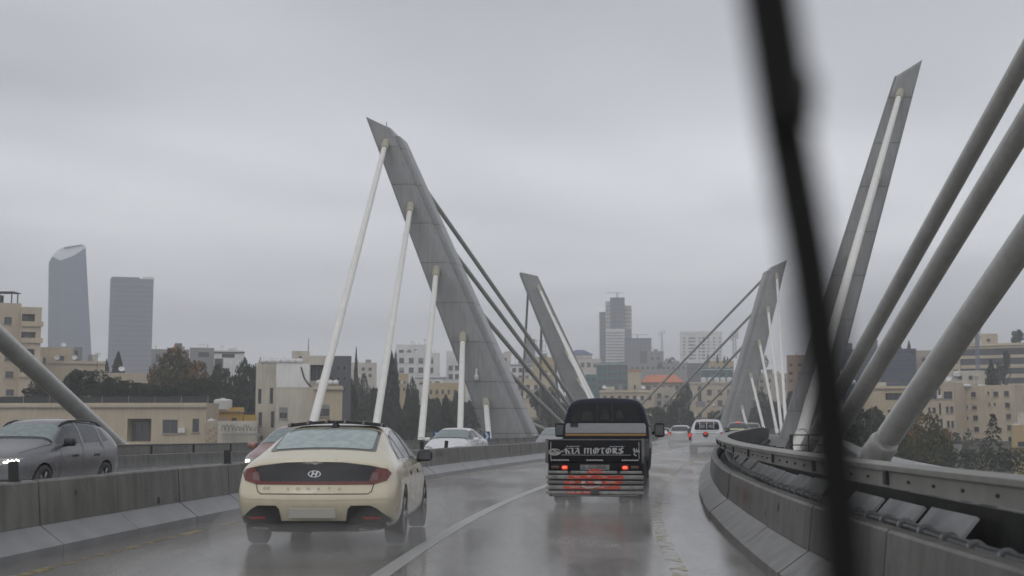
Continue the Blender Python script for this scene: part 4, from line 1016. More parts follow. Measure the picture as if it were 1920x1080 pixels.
# ---- white double-cab pickup
def pickup():
    Y = 68.0; hd = heading(70) - .02; X = at(1323, 806, Y).x
    root = thing('white_pickup', 'white double-cab pickup seen from behind with red lamps lit', 'pickup truck', (X, Y, rp(Y, 5.6).z), -hd)
    m = paint('pickup_white_paint', (0.54, 0.545, 0.56), 0.35); w = .89
    T = [st(.10, .55, w * .93, .80, 1.06, w * .93, 1.085, w * .86, 1.09), st(.22, .50, w * .985, .80, 1.07, w * .97, 1.10, w * .88, 1.10), st(1.45, .45, w, .80, 1.07, w * .97, 1.10, w * .88, 1.10), st(1.56, .40, w, .80, 1.08, w * .97, 1.62, w * .80, 1.68),
         st(1.75, .35, w, .78, 1.08, w * .97, 1.70, w * .78, 1.75), st(2.8, .35, w, .78, 1.07, w * .97, 1.72, w * .78, 1.77), st(3.3, .35, w, .78, 1.06, w * .97, 1.66, w * .78, 1.70), st(3.9, .35, w, .76, 1.03, w * .95, 1.10, w * .86, 1.13), st(4.7, .38, w * .97, .74, .95, w * .9, 1.0, w * .8, 1.03), st(5.05, .42, w * .85, .7, .86, w * .8, .9, w * .7, .92)]
    o, b = body(T, .02, .08, [(1.05, .42), (4.15, .42)], creases=((None, 5, .7), (2, 5, .8), (3, 5, .8), (0, 5, .8))); o.parent = root; o.data.materials.clear(); o.data.materials.append(m)
    decal(b, [(-.66, 1.20), (.66, 1.20), (.58, 1.62), (-.58, 1.62)], 'rear', 'rear_window', GL_CAB, root, .01, .08, .12)
    for x in (-.36, 0, .36): MB().box((x, 1.36, 1.41), (.028, .03, .46)).build('window_bar', m, root)
    MB().box((0, 1.36, 1.655), (1.1, .03, .03)).build('window_bar', m, root)
    for x in (-.22, .20): MB().add(*rbox((x, 1.42, 1.36), (.24, .06, .24), .05, 2)).build('headrest', mat('seat_grey', (0.20, 0.20, 0.20), .8), root)
    MB().add(*rbox((0, .06, .82), (1.42, .05, .52), .02, 2)).build('tailgate', m, root)
    for x in (-.45, -.32, -.19, .19, .32, .45): MB().box((x, .03, 1.03), (.05, .02, .03)).build('trim_slot', METAL_DARK, root)
    MB().lathe([(0.001, -.02), (.12, -.02), (.14, 0), (.14, .02), (.001, .02)], 20, axis='z').build('round_badge', BLACK_PL, root)
    bd = [c for c in root.children if c.name.startswith('round_badge')][0]; bd.rotation_euler = (R(90), 0, 0); bd.location = (0, .02, .97)
    MB().add(*rbox((0, .0, 1.02), (.15, .03, .10), .03, 2)).build('brake_light', RED_LIT, root)
    for s in (1, -1):
        MB().add(*rbox((s * .80, .07, .88), (.13, .06, .40), .025, 2)).build('tail_lamp', RED_DK, root)
        MB().add(*rbox((s * .80, .03, .93), (.12, .03, .18), .03, 2)).build('lit_lamp', RED_LIT, root)
    MB().add(*rbox((0, -.02, .50), (1.66, .14, .18), .03, 2)).build('bumper', mat('bumper_silver', (0.33, 0.33, 0.33), .35, metal=.3), root)
    MB().box((.05, -.095, .52), (.50, .01, .11)).build('number_plate', PLATE, root)
    MB().box((0, .25, .40), (1.5, .3, .16)).build('underbody', METAL_DARK, root)
    for ax in ('right', 'left'):
        decal(b, [(1.9, 1.14), (1.95, 1.6), (2.8, 1.64), (3.25, 1.56), (3.7, 1.14)], ax, 'side_window', GL_DARK, root, .006, .12, .04)
        seam(b, [(1.5, 1.1), (1.5, .45)], ax, root, .03)
    mirror_pair(root, 3.5, .90, 1.18, BLACK_PL, (.2, .16, .22))
    wheels(root, (1.05, 4.15), .88, .36, .24)
    MB().tube([(-.55, 2.2, 1.82), (.55, 2.2, 1.82)], .02, 6).build('roof_bar', METAL_DARK, root)
pickup()

# ---- dark painted pickup truck
def nib(strokes, nv):
    """broad-nib lettering: each stroke swept with a slanted pen edge"""
    vs = []; fs = []; n_ = Vector(nv)
    for s in strokes:
        o = len(vs); 
        for p in s: p = Vector(p); vs += [tuple(p + n_), tuple(p - n_)]
        fs += [(o + 2 * i, o + 2 * i + 1, o + 2 * i + 3, o + 2 * i + 2) for i in range(len(s) - 1)]
    return vs, fs
BL = {'K': [[(.1, .95), (.1, .1), (.18, .0)], [(0, .9), (.1, .95)], [(.1, .5), (.3, .75), (.5, .95), (.58, .85)], [(.22, .55), (.40, .4), (.45, .1), (.58, .0)]],
      'I': [[(.1, .95), (.28, .85), (.42, .95)], [(.26, .85), (.26, .1)], [(.08, .05), (.26, .12), (.44, .0)], [(.08, .5), (.26, .5)]],
      'A': [[(.08, .8), (.2, .95), (.45, .85), (.5, .1), (.6, .0)], [(.45, .85), (.2, .4), (.05, .05)], [(.12, .4), (.5, .4)], [(.0, .0), (.12, .06)]],
      'M': [[(.08, .95), (.08, .05)], [(.08, .92), (.26, .78), (.44, .94), (.44, .10)], [(.44, .90), (.62, .78), (.80, .92), (.80, .08), (.90, .0)]],
      'O': [[(.5, .9), (.25, .95), (.08, .7), (.08, .3), (.25, .02), (.5, .1), (.6, .35), (.6, .7), (.42, .95), (.3, .8)], [(.32, .8), (.32, .15)]],
      'T': [[(.0, .86), (.3, .95), (.64, .86)], [(.32, .9), (.32, .12), (.5, .02)], [(.02, .86), (-.02, .66)]],
      'R': [[(.12, .95), (.12, .1), (.02, .0)], [(.02, .88), (.3, .95), (.5, .8), (.45, .55), (.2, .5)], [(.32, .5), (.5, .1), (.62, .0)], [(.28, .9), (.28, .1)]],
      'S': [[(.55, .85), (.35, .98), (.12, .85), (.1, .65), (.5, .4), (.5, .15), (.3, .0), (.05, .12)], [(.32, .9), (.32, .1)], [(.05, .12), (.0, .25)]], ' ': []}
def truck():
    Y = 23.5; hd = .135; X = at(1115, 806, Y).x
    root = thing('dark_truck', 'dark painted pickup truck with lettered tailgate and red artwork on its bumper', 'truck', (X, Y, 0), -hd)
    NAVY = mat('dark_navy_paint', (0.009, 0.0092, 0.013), .45, spec=.15, coat=.0, var=.2, scale=3)
    HOOD = mat('navy_cab_paint', (0.010, 0.010, 0.026), .5, spec=.25, coat=.0, var=.1, scale=2)
    SILVER = mat('painted_bar_silver', (0.22, 0.22, 0.214), .45, var=.35, scale=6)
    DULL = mat('painted_bar_dull', (0.13, 0.13, 0.13), .5, var=.3, scale=6)
    REDART = mat('red_artwork_paint', (0.48, 0.052, 0.022), .45, var=.35, scale=9, stretch=(1, 1, 3))
    LET = mat('lettering_silver', (0.40, 0.40, 0.40), .45)
    def P(n_, m, *boxes, bev=.012, parent=None):
        mb = MB()
        for c, s in boxes: v, f = rbox(c, s, bev, 2); mb.add(v, f)
        return mb.build(n_, m, parent or root, angle=40)
    # load bed
    tg = P('tailgate', NAVY, ((0, 0, .97), (1.70, .05, .395)))
    P('tailgate_edge', DULL, ((0, -.003, 1.172), (1.66, .05, .018)), parent=tg, bev=.004)
    P('bed_floor', METAL_DARK, ((0, 1.45, .80), (1.68, 2.85, .10)))
    for s in (1, -1):
        sd = P('side_panel', NAVY, ((s * .835, 1.45, .97), (.04, 2.80, .40)))
        P('corner_post', DULL, ((s * .845, -.01, .975), (.05, .07, .43)), parent=sd)
        for i in range(4):
            v = [(s * .858, .2 + i * .65 + a, .83 + b_) for a, b_ in ((0, 0), (.25, .05), (.5, .28), (.28, .22), (.15, .12))]
            MB().add(v, [(0, 1, 2, 3, 4)]).build('painted_motif', LET, sd)
    P('front_board', NAVY, ((0, 2.86, 1.0), (1.66, .04, .46)))
    # lettering
    def put(vs, fs, x, z, sx, sz_, nm, m=LET, y=-.027):
        return MB().add([(x + a * sx, y, z + b_ * sz_) for a, b_ in vs], fs).build(nm, m, tg)
    word = 'KIA MOTORS'; adv = {'K': .62, 'I': .50, 'A': .72, ' ': .42, 'M': 1.06, 'O': .78, 'T': .72, 'R': .74, 'S': .7}
    tot = sum(adv[c] for c in word); W_ = 1.04; x = -.52; sc_ = W_ / tot
    for c in word:
        if c != ' ':
            vs, fs = nib(BL[c], (.085, .050)); put(vs, fs, x, .925, sc_, .108, 'letter')
        x += adv[c] * sc_
    # oval emblem with curl, eagle-like motif, scroll lines and small mottos
    n = 26; el = [(math.cos(2 * math.pi * i / n), math.sin(2 * math.pi * i / n)) for i in range(n)]
    put(el, [tuple(range(n))], -.71, .955, .115, .062, 'painted_oval', mat('oval_paint', (0.30, 0.30, 0.28), .5, var=.3, scale=14))
    vs, fs = nib([[(-.85, .1), (-.5, .45), (-.1, .3), (.2, .55), (.6, .3), (.9, .2)], [(-.8, -.1), (-.4, .1), (.1, -.1), (.5, .15)]], (.05, .10)); put(vs, fs, -.71, .955, .115, .062, 'painted_scroll', NAVY, -.0285)
    vs, fs = nib([[(0, 0), (.12, .35), (.3, .1), (.5, .4), (.35, .55)]], (.05, .05)); put(vs, fs, -.60, .945, .16, .10, 'painted_scroll')
    vs, fs = nib([[(0, .8), (.3, 1), (.5, .7), (.9, 1)], [(.2, .75), (.45, .5), (.3, .2), (.5, 0), (.75, -.1)], [(.6, .75), (.45, .4), (.75, .45), (.85, .75)]], (.07, .06)); put(vs, fs, .655, .905, .10, .12, 'painted_motif')
    def arabesque(x0, x1, z, amp, nm, k=7, th=.5):
        pts = [[(x0 + (x1 - x0) * i / (k * 4), z + amp * math.sin(i * 1.7) * (.6 + .4 * math.sin(i * .9))) for i in range(k * 4 + 1)]]
        vs, fs = nib(pts, (.008 * th, .010 * th)); return MB().add([(a, -.027, b_) for a, b_ in vs], fs).build(nm, LET, tg)
    arabesque(-.50, -.26, 1.055, .010, 'motto', 5); arabesque(.26, .52, 1.052, .010, 'motto', 5)
    MB().box((.02, -.027, .905), (1.22, .003, .007)).build('painted_line', LET, tg)
    for x0, x1 in ((-.78, -.46), (-.15, .14), (.47, .76)): arabesque(x0, x1, .815, .012, 'motto', 9, .9)
    for s, zz in ((1, 0), (-1, 0)): MB().box((s * .775, -.027, .98), (.010, .003, .30)).build('painted_line', LET, tg)
    arabesque(.73, .79, .98, .05, 'painted_scroll', 3)
    # lamp board, lamps, plate
    P('lamp_board', NAVY, ((0, .02, .69), (1.62, .05, .165)))
    for s in (1, -1):
        lp = MB(); lp.add(*rbox((s * .53, -.02, .685), (.115, .06, .075), .03, 3)); l_ = lp.build('tail_lamp', RED_LIT, root, smooth=True)
        MB().add(*rbox((s * .53, -.047, .688), (.075, .02, .040), .009, 2)).build('lamp_core', RED_LIT2, l_)
        P('indicator', mat('amber_off', (.10, .055, .03), .3), ((s * .70, -.01, .69), (.14, .03, .05)))
    pt = P('number_plate', mat('plate_dull', (0.20, 0.20, 0.20), .5), ((0, -.015, .690), (.52, .015, .10)), bev=.004)
    mb = MB(); fr = mb.box((0, -.024, .738), (.52, .006, .006)).box((0, -.024, .642), (.52, .006, .006)).box((-.258, -.024, .69), (.006, .006, .10)).box((.258, -.024, .69), (.006, .006, .10)); mb.build('plate_border', BLACK_PL, pt)
    vs, fs = text_mesh('42-59840', .088, None, xs=.95); MB().add([(a + .045, -.0235, .690 + b_) for a, b_ in vs], fs).build('plate_number', BLACK_PL, pt)
    vs, fs = nib([[(-.23, .715), (-.20, .712), (-.17, .718)], [(-.235, .69), (-.20, .694), (-.165, .688)], [(-.23, .668), (-.2, .664), (-.17, .67)]], (.004, .005)); MB().add([(a, -.0235, b_) for a, b_ in vs], fs).build('plate_script', BLACK_PL, pt)
    # bumper bars with the red artwork laid over them
    rows = [(.605, .050, SILVER, ((-.83, -.47), (-.42, .39), (.45, .83))), (.520, .070, SILVER, ((-.855, .855),)), (.430, .055, DULL, ((-.845, .855),)), (.342, .065, SILVER, ((-.855, .855),)), (.252, .052, SILVER, ((-.855, .855),)), (.205, .020, DULL, ((-.75, .75),))]
    red = {0: [(-.13, .16)], 1: [(-.46, .50)], 2: [(-.53, .49)], 3: [(-.55, .45)], 4: [(-.50, -.05)]}
    for i, (z, hgt, m, spans) in enumerate(rows):
        for a, b_ in spans: P('bumper_bar', m, (((a + b_) / 2, -.06, z), (b_ - a, .05, hgt)), bev=.010)
        for a, b_ in red.get(i, []):
            n_ = 14; up = []; dn = []
            for j in range(n_ + 1):
                t = j / n_; xx = a + (b_ - a) * t; e_ = .5 * hgt
                up.append((xx, z + e_ * (.80 + .2 * math.sin(j * 1.9 + i)))); dn.append((xx, z - e_ * (.80 + .2 * math.sin(j * 2.3 + i * 2))))
            if i == 0: up = [(x_, z - .015 + .075 * math.sqrt(max(0, 1 - ((x_ - .015) / .15)**2))) for x_, _ in up]
            vs = [(x_, -.0885, z_) for x_, z_ in up] + [(x_, -.0885, z_) for x_, z_ in dn]; k = n_ + 1
            MB().add(vs, [(j, j + 1, k + j + 1, k + j) for j in range(n_)]).build('red_artwork', REDART, root)
            for q in range(3):
                x0 = a + (b_ - a) * (.1 + .28 * q + .05 * math.sin(i * 3 + q)); ln = .12 + .05 * math.cos(i * 2 + q)
                vs, fs = nib([[(x0, z + .012), (x0 + ln * .4, z + .002), (x0 + ln * .7, z + .01), (x0 + ln, z + .004)]], (.002, .006)); MB().add([(p[0], -.091, p[1]) for p in vs], fs).build('artwork_highlight', LET, root)
    for x0, z0, ww, hh in ((-.20, .43, .075, .05), (.06, .43, .14, .045)):
        put2 = [(x0 + ww / 2 * c_, -.0905, z0 + hh / 2 * s_) for c_, s_ in el]; MB().add(put2, [tuple(range(n))]).build('artwork_highlight', LET, root)
    vs, fs = nib([[(-.22, .365), (-.12, .335), (-.02, .345), (.08, .365)]], (.01, .012)); MB().add([(p[0], -.0925, p[1]) for p in vs], fs).build('artwork_highlight', LET, root)
    P('bumper_carrier', METAL_DARK, ((0, .02, .40), (1.62, .06, .44)))
    for x_ in (-.60, .60): P('bumper_bracket', METAL_DARK, ((x_, -.03, .40), (.05, .05, .46)))
    P('tow_hook', METAL_DARK, ((0, -.10, .27), (.13, .08, .10)))
    P('side_guard', NAVY, ((.80, 1.2, .52), (.06, 2.3, .50)), ((-.80, 1.2, .52), (.06, 2.3, .50)))
    P('chassis', METAL_DARK, ((0, 2.4, .48), (.80, 4.4, .18)))
    for x_ in (-.58, .58): P('mud_flap', BLACK_PL, ((x_, .35, .30), (.36, .02, .40)), bev=.004)
    # cab
    def CT(y, wb, zb, wbelt, zbelt, wr, zr, zt): return [(wb, y, zb), (wb * 1.02, y, zb + .1), (wbelt, y, .90), (wbelt, y, 1.10), (wbelt, y, zbelt - .08), (wbelt * .985, y, zbelt), (wr, y, zr), (wr * .72, y, zt - .02), (0, y, zt)]
    T = [CT(2.95, .80, .55, .845, 1.42, .735, 1.86, 1.955), CT(3.02, .82, .50, .86, 1.42, .745, 1.885, 1.985), CT(3.5, .82, .45, .865, 1.42, .745, 1.90, 2.0), CT(4.0, .82, .45, .865, 1.40, .735, 1.88, 1.98), CT(4.45, .82, .45, .865, 1.28, .78, 1.45, 1.55), CT(4.8, .80, .45, .84, 1.15, .80, 1.20, 1.22)]
    o, b = body(T, .02, .06, None, creases=((None, 5, .4), (0, 5, .5), (0, 6, .5), (0, 7, .5), (0, 1, .5), (0, 2, .5), (0, 3, .5), (0, 4, .5)), name='cab'); o.parent = root; o.data.materials.clear(); o.data.materials.append(HOOD)
    GREYP = mat('cab_grey_paint', (0.27, 0.28, 0.288), .35, coat=.3, var=.08, scale=2)
    decal(b, [(-.80, .98), (.80, .98), (.795, 1.43), (.765, 1.475), (-.765, 1.475), (-.795, 1.43)], 'rear', 'back_panel', GREYP, root, .012, .1)
    decal(b, [(-.798, 1.205), (.798, 1.205), (.798, 1.285), (-.798, 1.285)], 'rear', 'stripe', mat('stripe_dark', (.055, .06, .07), .4), root, .017, .15)
    decal(b, [(-.797, 1.225), (.797, 1.225), (.797, 1.265), (-.797, 1.265)], 'rear', 'stripe', mat('stripe_orange', (.36, .19, .045), .4), root, .021, .15)
    decal(b, [(-.70, 1.40), (-.54, 1.40), (-.54, 1.475), (-.70, 1.475)], 'rear', 'vent', BLACK_PL, root, .020, .1)
    w_ = decal(b, [(-.70, 1.50), (.70, 1.50), (.62, 1.86), (-.62, 1.86)], 'rear', 'rear_window', GL_CAB, root, .014, .08, .07)
    SEAT = mat('pale_seat_cloth', (0.028, 0.030, 0.028), .8, var=.4, scale=9); 
    for x0, x1, z0, z1 in ((-.10, .08, 1.55, 1.74), (.20, .36, 1.57, 1.72), (-.48, -.24, 1.53, 1.71)):
        decal(b, [(x0, z0), (x1, z0), (x1 - .03, z1), (x0 + .03, z1)], 'rear', 'seat_seen_through_glass', SEAT, w_, .018, .1, .03)
    for x0 in (-.16, .14): decal(b, [(x0 - .012, 1.505), (x0 + .012, 1.505), (x0 + .012, 1.85), (x0 - .012, 1.85)], 'rear', 'window_bar', BLACK_PL, w_, .02, .1)
    for ax in ('right', 'left'):
        decal(b, [(3.15, 1.44), (3.2, 1.80), (3.95, 1.80), (4.3, 1.44)], ax, 'side_window', GL_DARK, root, .008, .1, .04)
        decal(b, [(2.98, .98), (4.7, .98), (4.7, 1.38), (2.98, 1.40)], ax, 'door_panel', GREYP, root, .006, .15)
    mirror_pair(root, 4.25, .90, 1.34, mat('mirror_black', (.010, .010, .011), .6, spec=.2), (.21, .14, .29))
    wheels(root, (.95, 4.1), .80, .31, .20)
    ty, ri = wheel_meshes(.31, .20)
    for s in (1, -1): o_ = link('wheel', ty, root); o_.location = (s * .47, .95, .31)
    return root
truck()
# ------------------------------------------------------------------ buildings
def stone(name, col, rough=0.75, s=0.35): return mat(name, col, rough, var=0.10, scale=s, streak=0.12, bump=0.1, bscale=3)
BEIGE = stone('stone_beige', (0.50, 0.425, 0.32)); BEIGE2 = stone('stone_sand', (0.52, 0.44, 0.31)); BEIGE3 = stone('stone_dull', (0.44, 0.395, 0.32))
CREAMW = stone('plaster_cream', (0.57, 0.53, 0.455)); WHITEW = stone('plaster_white', (0.70, 0.70, 0.69)); GREYW = stone('plaster_grey', (0.26, 0.26, 0.255))
DKGREY = stone('cladding_dark_grey', (0.11, 0.115, 0.125)); YELLOW = stone('plaster_yellow', (0.52, 0.34, 0.075)); OCHRE = stone('plaster_ochre', (0.47, 0.36, 0.19))
PINKST = stone('stone_rose', (0.40, 0.29, 0.22)); ROOFR = mat('roof_tiles_orange', (0.50, 0.17, 0.075), 0.75, var=0.2, scale=2, stretch=(1, 1, 4))
ROOFG = mat('flat_roof_grey', (0.22, 0.215, 0.20), 0.8, var=0.2, scale=0.6)
WFRAME = mat('window_frame_metal', (0.16, 0.155, 0.145), 0.5); WPANE = mat('window_pane_dark', (0.035, 0.04, 0.046), 0.12, obj_rand=0.3); SILLM = stone('sill_stone', (0.42, 0.38, 0.30))
TEAL = mat('teal_glazing', (0.030, 0.135, 0.125), 0.3, spec=.3); BLUEG = mat('blue_glazing', (0.036, 0.056, 0.110), 0.25, spec=.25); SHADE = mat('dark_recess_wall', (0.14, 0.125, 0.10), 0.8, var=.2, scale=.8)  # recess wall: shade inside window and balcony openings put into the colour
TANKW = mat('tank_white_plastic', (0.62, 0.62, 0.61), 0.45, var=.06, scale=1); BLUEROOF = mat('blue_metal_roof', (0.06, 0.09, 0.19), 0.5)
def box_part(root, name, m, x0, x1, y0, y1, z0, z1): return MB().box(((x0 + x1) / 2, (y0 + y1) / 2, (z0 + z1) / 2), (x1 - x0, y1 - y0, z1 - z0)).build(name, m, root)
_win = {}
def window_mesh(w, h, kind):
    k = (round(w, 1), round(h, 1), kind)
    if k in _win: return _win[k], k
    w, h = max(k[0], .2), max(k[1], .2); t = min(.07, w * .12); mb = MB()
    mb.add([(0, .03, 0), (w, .03, 0), (w, .03, h), (0, .03, h)], [(0, 1, 2, 3)], 1)
    for c, s in (((w / 2, 0, t / 2), (w, .06, t)), ((w / 2, 0, h - t / 2), (w, .06, t)), ((t / 2, 0, h / 2), (t, .06, h - 2 * t)), ((w - t / 2, 0, h / 2), (t, .06, h - 2 * t))): mb.box(c, s)
    n = 1 if w < 1.0 else (2 if w < 2.2 else 3)
    for i in range(1, n): mb.box((w * i / n, 0, h / 2), (t * .8, .055, h - 2 * t))
    _win[k] = mb.mesh('window', [WFRAME, WPANE]); return _win[k], k
_sill = {}
def bld(name, label, px0, Y0, px1, Y1, ytop, depth, m, wins=(), cat='building', roof=ROOFG, parapet=0.0, cornice=None, sill=True, deep=(), group=None, down=None, zbase=None):
    """wall seen between photo columns px0 (at distance Y0) and px1 (at Y1); windows given in photo positions and cut through the wall"""
    if Y0 == Y1:
        # turn the block so that its front looks down the line of sight
        kx = at((px0 + px1) / 2, 806, 1.0).x
        if abs(kx) > .03: Y1 = Y0 - .95 * kx * (at(px1, 806, Y0).x - at(px0, 806, Y0).x)
    P0, P1 = at(px0, 806, Y0), at(px1, 806, Y1)
    d = Vector((P1.x - P0.x, P1.y - P0.y, 0)); L = d.length; ang = math.atan2(d.y, d.x)
    zt = at(px1, ytop, Y1).z
    back = Vector((-d.y, d.x, 0)).normalized() * depth
    zg = min(ground(*(q.x, q.y)) for q in (P0, P1, P0 + back, P1 + back)) - 0.3 if zbase is None else zbase
    root = thing(name, label, cat, (P0.x, P0.y, zg), ang, group); H = zt - zg
    def uz(px, py):
        r = at(px, py, 1.0); k = r.x; s = (k * P0.y - P0.x) / (d.x - k * d.y); Y = P0.y + s * d.y
        return s * L, EYE + (r.z - EYE) * Y - zg
    rects = []
    for lst, dp in ((wins, .16), (deep, 1.5)):
        for q in lst:
            u0, z1 = uz(q[0], q[1]); u1, z0 = uz(q[2], q[3])
            u0, u1 = max(u0, .15), min(u1, L - .15)
            z0, z1 = max(z0, .1), min(z1, H - .1)
            if u1 - u0 > .1 and z1 - z0 > .1: rects.append((u0, u1, z0, z1, dp))
    us = sorted({0, L} | {r[0] for r in rects} | {r[1] for r in rects}); zs = sorted({0, H} | {r[2] for r in rects} | {r[3] for r in rects})
    us = [u for i, u in enumerate(us) if i == 0 or u - us[i - 1] > 1e-4]; zs = [u for i, u in enumerate(zs) if i == 0 or u - zs[i - 1] > 1e-4]
    mb = MB(); nu = len(us)
    mb.add([(u, 0, z) for z in zs for u in us], [])
    for j in range(len(zs) - 1):
        for i in range(nu - 1):
            cu, cz = (us[i] + us[i + 1]) / 2, (zs[j] + zs[j + 1]) / 2
            if any(r[0] < cu < r[1] and r[2] < cz < r[3] for r in rects): continue
            mb.f.append([j * nu + i, j * nu + i + 1, (j + 1) * nu + i + 1, (j + 1) * nu + i]); mb.m.append(0)
    for u0, u1, z0, z1, dp in rects:
        v = [(u0, 0, z0), (u1, 0, z0), (u1, 0, z1), (u0, 0, z1), (u0, dp, z0), (u1, dp, z0), (u1, dp, z1), (u0, dp, z1)]
        mb.add(v, [(0, 4, 5, 1), (1, 5, 6, 2), (2, 6, 7, 3), (3, 7, 4, 0)])
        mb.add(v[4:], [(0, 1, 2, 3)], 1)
    mb.add([(0, 0, 0), (L, 0, 0), (L, depth, 0), (0, depth, 0), (0, 0, H), (L, 0, H), (L, depth, H), (0, depth, H)], [(1, 2, 6, 5), (2, 3, 7, 6), (3, 0, 4, 7)])
    mb.build('wall', [m, SHADE], root)
    rf = MB().add([(0.0, 0.0, H), (L, 0.0, H), (L, depth, H), (0, depth, H)], [(0, 1, 2, 3)])
    rf.build('roof', roof, root)
    ph = parapet or .35
    mb = MB(); t = .2
    for c, s in (((L / 2, t / 2 - .03, H + ph / 2), (L + .06, t, ph)), ((L / 2, depth - t / 2 + .03, H + ph / 2), (L + .06, t, ph)), ((t / 2 - .03, depth / 2, H + ph / 2), (t, depth - 2 * t + .06, ph)), ((L - t / 2 + .03, depth / 2, H + ph / 2), (t, depth - 2 * t + .06, ph))): mb.box(c, s)
    mb.build('parapet', m, root)
    if cornice: MB().box((L / 2, -.16, H - .12), (L + .3, .32, .22)).build('cornice', cornice, root)
    for u0, u1, z0, z1, dp in rects:
        w_, h_ = u1 - u0, z1 - z0
        if dp > 1:
            # balcony: door at the back and a solid front
            me, k = window_mesh(min(w_ * .6, 2.4), min(h_ * .85, 2.2), 'd'); o = link('balcony_door', me, root); o.location = (u0 + w_ * .12, dp - .08, z0 + .05)
            continue
        me, k = window_mesh(w_, h_, 'w'); o = link('window', me, root); o.location = (u0, .10, z0); o.scale = (w_ / max(k[0], .2), 1, h_ / max(k[1], .2))
        if sill and h_ > .5:
            key = round(w_, 1)
            if key not in _sill: _sill[key] = MB().box((0, 0, 0), (max(key, .2) + .16, .22, .09)).mesh('sill', SILLM)
            q = link('sill', _sill[key], root); q.location = (u0 + w_ / 2, -.06, z0 - .05)
    rg = random.Random(label)
    if depth >= 7 and cat == 'building' and L > 5:
        for i in range(rg.randint(2, 4)):
            x, y = rg.uniform(.8, L - .8), rg.uniform(.8, min(depth - .8, 5)); kind = rg.choice(('dish', 'box', 'pipe', 'box', 'aerial'))
            if kind == 'dish':
                o = MB().lathe([(.01, 0), (.30, .05), (.52, .17)], 14, axis='z').build('satellite_dish', TANKW, root); o.matrix_local = Matrix.Translation((x, y, H + 1.1)) @ Matrix.Rotation(R(rg.uniform(50, 70)), 4, 'X') @ Matrix.Rotation(0, 4, 'Z')
                MB().tube([(x, y + .1, H), (x, y + .1, H + 1.1)], .04, 5).build('dish_pole', METAL_GREY, root)
            elif kind == 'box':
                w_, h_ = rg.uniform(.8, 2.4), rg.uniform(.7, 1.9); box_part(root, rg.choice(('roof_unit', 'stair_head')), rg.choice((m, GREYW, CREAMW)), x - w_ / 2, x + w_ / 2, y, y + w_, H, H + h_)
            elif kind == 'pipe': MB().tube([(x, y, H), (x, y, H + rg.uniform(.8, 1.6))], .09, 6).build('vent_pipe', METAL_GREY, root)
            else:
                hh = rg.uniform(2, 4.2); mb = MB().tube([(x, y, H), (x, y, H + hh)], .035, 4)
                for q in range(3): mb.tube([(x - .5, y, H + hh - .25 * q), (x + .5, y, H + hh - .25 * q)], .025, 4)
                mb.build('aerial', METAL_DARK, root)
    for u0, u1, z0, z1, dp in rects:
        if dp < 1 and sill and u1 - u0 > .8 and rg.random() < .35:
            if rg.random() < .5: box_part(root, 'air_conditioner', WHITEW, u1 + .15, min(u1 + .95, L - .05), -.34, -.03, z0 + .1, z0 + .65) if u1 + 1.0 < L else None
            else: box_part(root, 'shutter', rg.choice((GREYW, SILLM, WFRAME)), u0 + .03, u1 - .03, .02, .07, z1 - (z1 - z0) * rg.uniform(.3, .75), z1)
    root['H'] = H; root['L'] = L
    return root, uz
def gridw(xs, ys, w, h): return [(x - w / 2, y - h / 2, x + w / 2, y + h / 2) for y in ys for x in xs]
def lin(a, b, n): return [a + (b - a) * i / (n - 1) for i in range(n)] if n > 1 else [(a + b) / 2]
def tank(label, px, ytop, ybot, Y, wpx, horizontal=False, group='white roof water tanks', m=None):
    zt, zb = at(px, ytop, Y).z, at(px, ybot, Y).z; w = wpx / 2500 * Y; h = zt - zb; p = at(px, 806, Y)
    r_ = thing('water_tank', label, 'water tank', (p.x, Y, zb), 0, group); mb = MB()
    if horizontal:
        rad = h / 2; mb.lathe([(0.01, -w / 2), (rad * .8, -w / 2), (rad, -w / 2 + .15 * w), (rad, w / 2 - .15 * w), (rad * .8, w / 2), (.01, w / 2)], 16, c=(0, 0, rad)); mb.build('shell', m or TANKW, r_, smooth=True)
    else:
        rad = w / 2; prof = [(0.01, 0)] + [(rad * (1 - .03 * (i % 2)), h * .88 * i / 8) for i in range(9)] + [(rad * .75, h * .97), (rad * .3, h), (.01, h)]
        mb.lathe(prof, 20, axis='z'); mb.build('shell', m or TANKW, r_, smooth=True)
    MB().lathe([(.01, h), (w * .12, h), (w * .12, h + .12), (.01, h + .12)], 10, axis='z').build('cap', m or TANKW, r_)
    return r_

# far left block of flats with stepped balconies
r1, uz = bld('apartment_building', 'beige block of flats at the frame edge with stacked corner balconies', -70, 240, 31, 240, 574, 14, BEIGE, parapet=.5,
    wins=[(8, 594, 22, 609), (9, 663, 24, 677), (10, 696, 25, 709), (11, 730, 26, 742), (-40, 594, -26, 609), (-40, 663, -26, 677), (-40, 696, -26, 709), (14, 632, 22, 640)])
r1b, uz2 = bld('apartment_wing', 'balcony wing of the beige flats with four open corner terraces', 31.2, 241, 70, 241, 579, 13, BEIGE, parapet=.25,
    deep=[(33, 588, 65, 611), (33, 622, 66, 642), (33, 654, 64, 676), (34, 687, 66, 707)])
L_ = r1b['L']
for y in (611, 642, 676, 707):
    z = uz2(40, y)[1]; box_part(r1b, 'balcony_front', BEIGE2, .1, L_ + .35, -.35, -.03, z - .05, z + .85)
r_ = thing('roof_pergola', 'dark open pergola frame on the roof of the beige block of flats', 'pergola', at(2, 573, 244))
for x_ in (-4.5, -1.5, 1.9): MB().box((x_, 0, 1.25), (.18, .18, 2.5)).build('post', METAL_DARK, r_); MB().box((x_, 3, 1.25), (.18, .18, 2.5)).build('post', METAL_DARK, r_)
MB().box((-1.2, 1.5, 2.55), (7.2, 3.6, .14)).build('roof', METAL_DARK, r_)
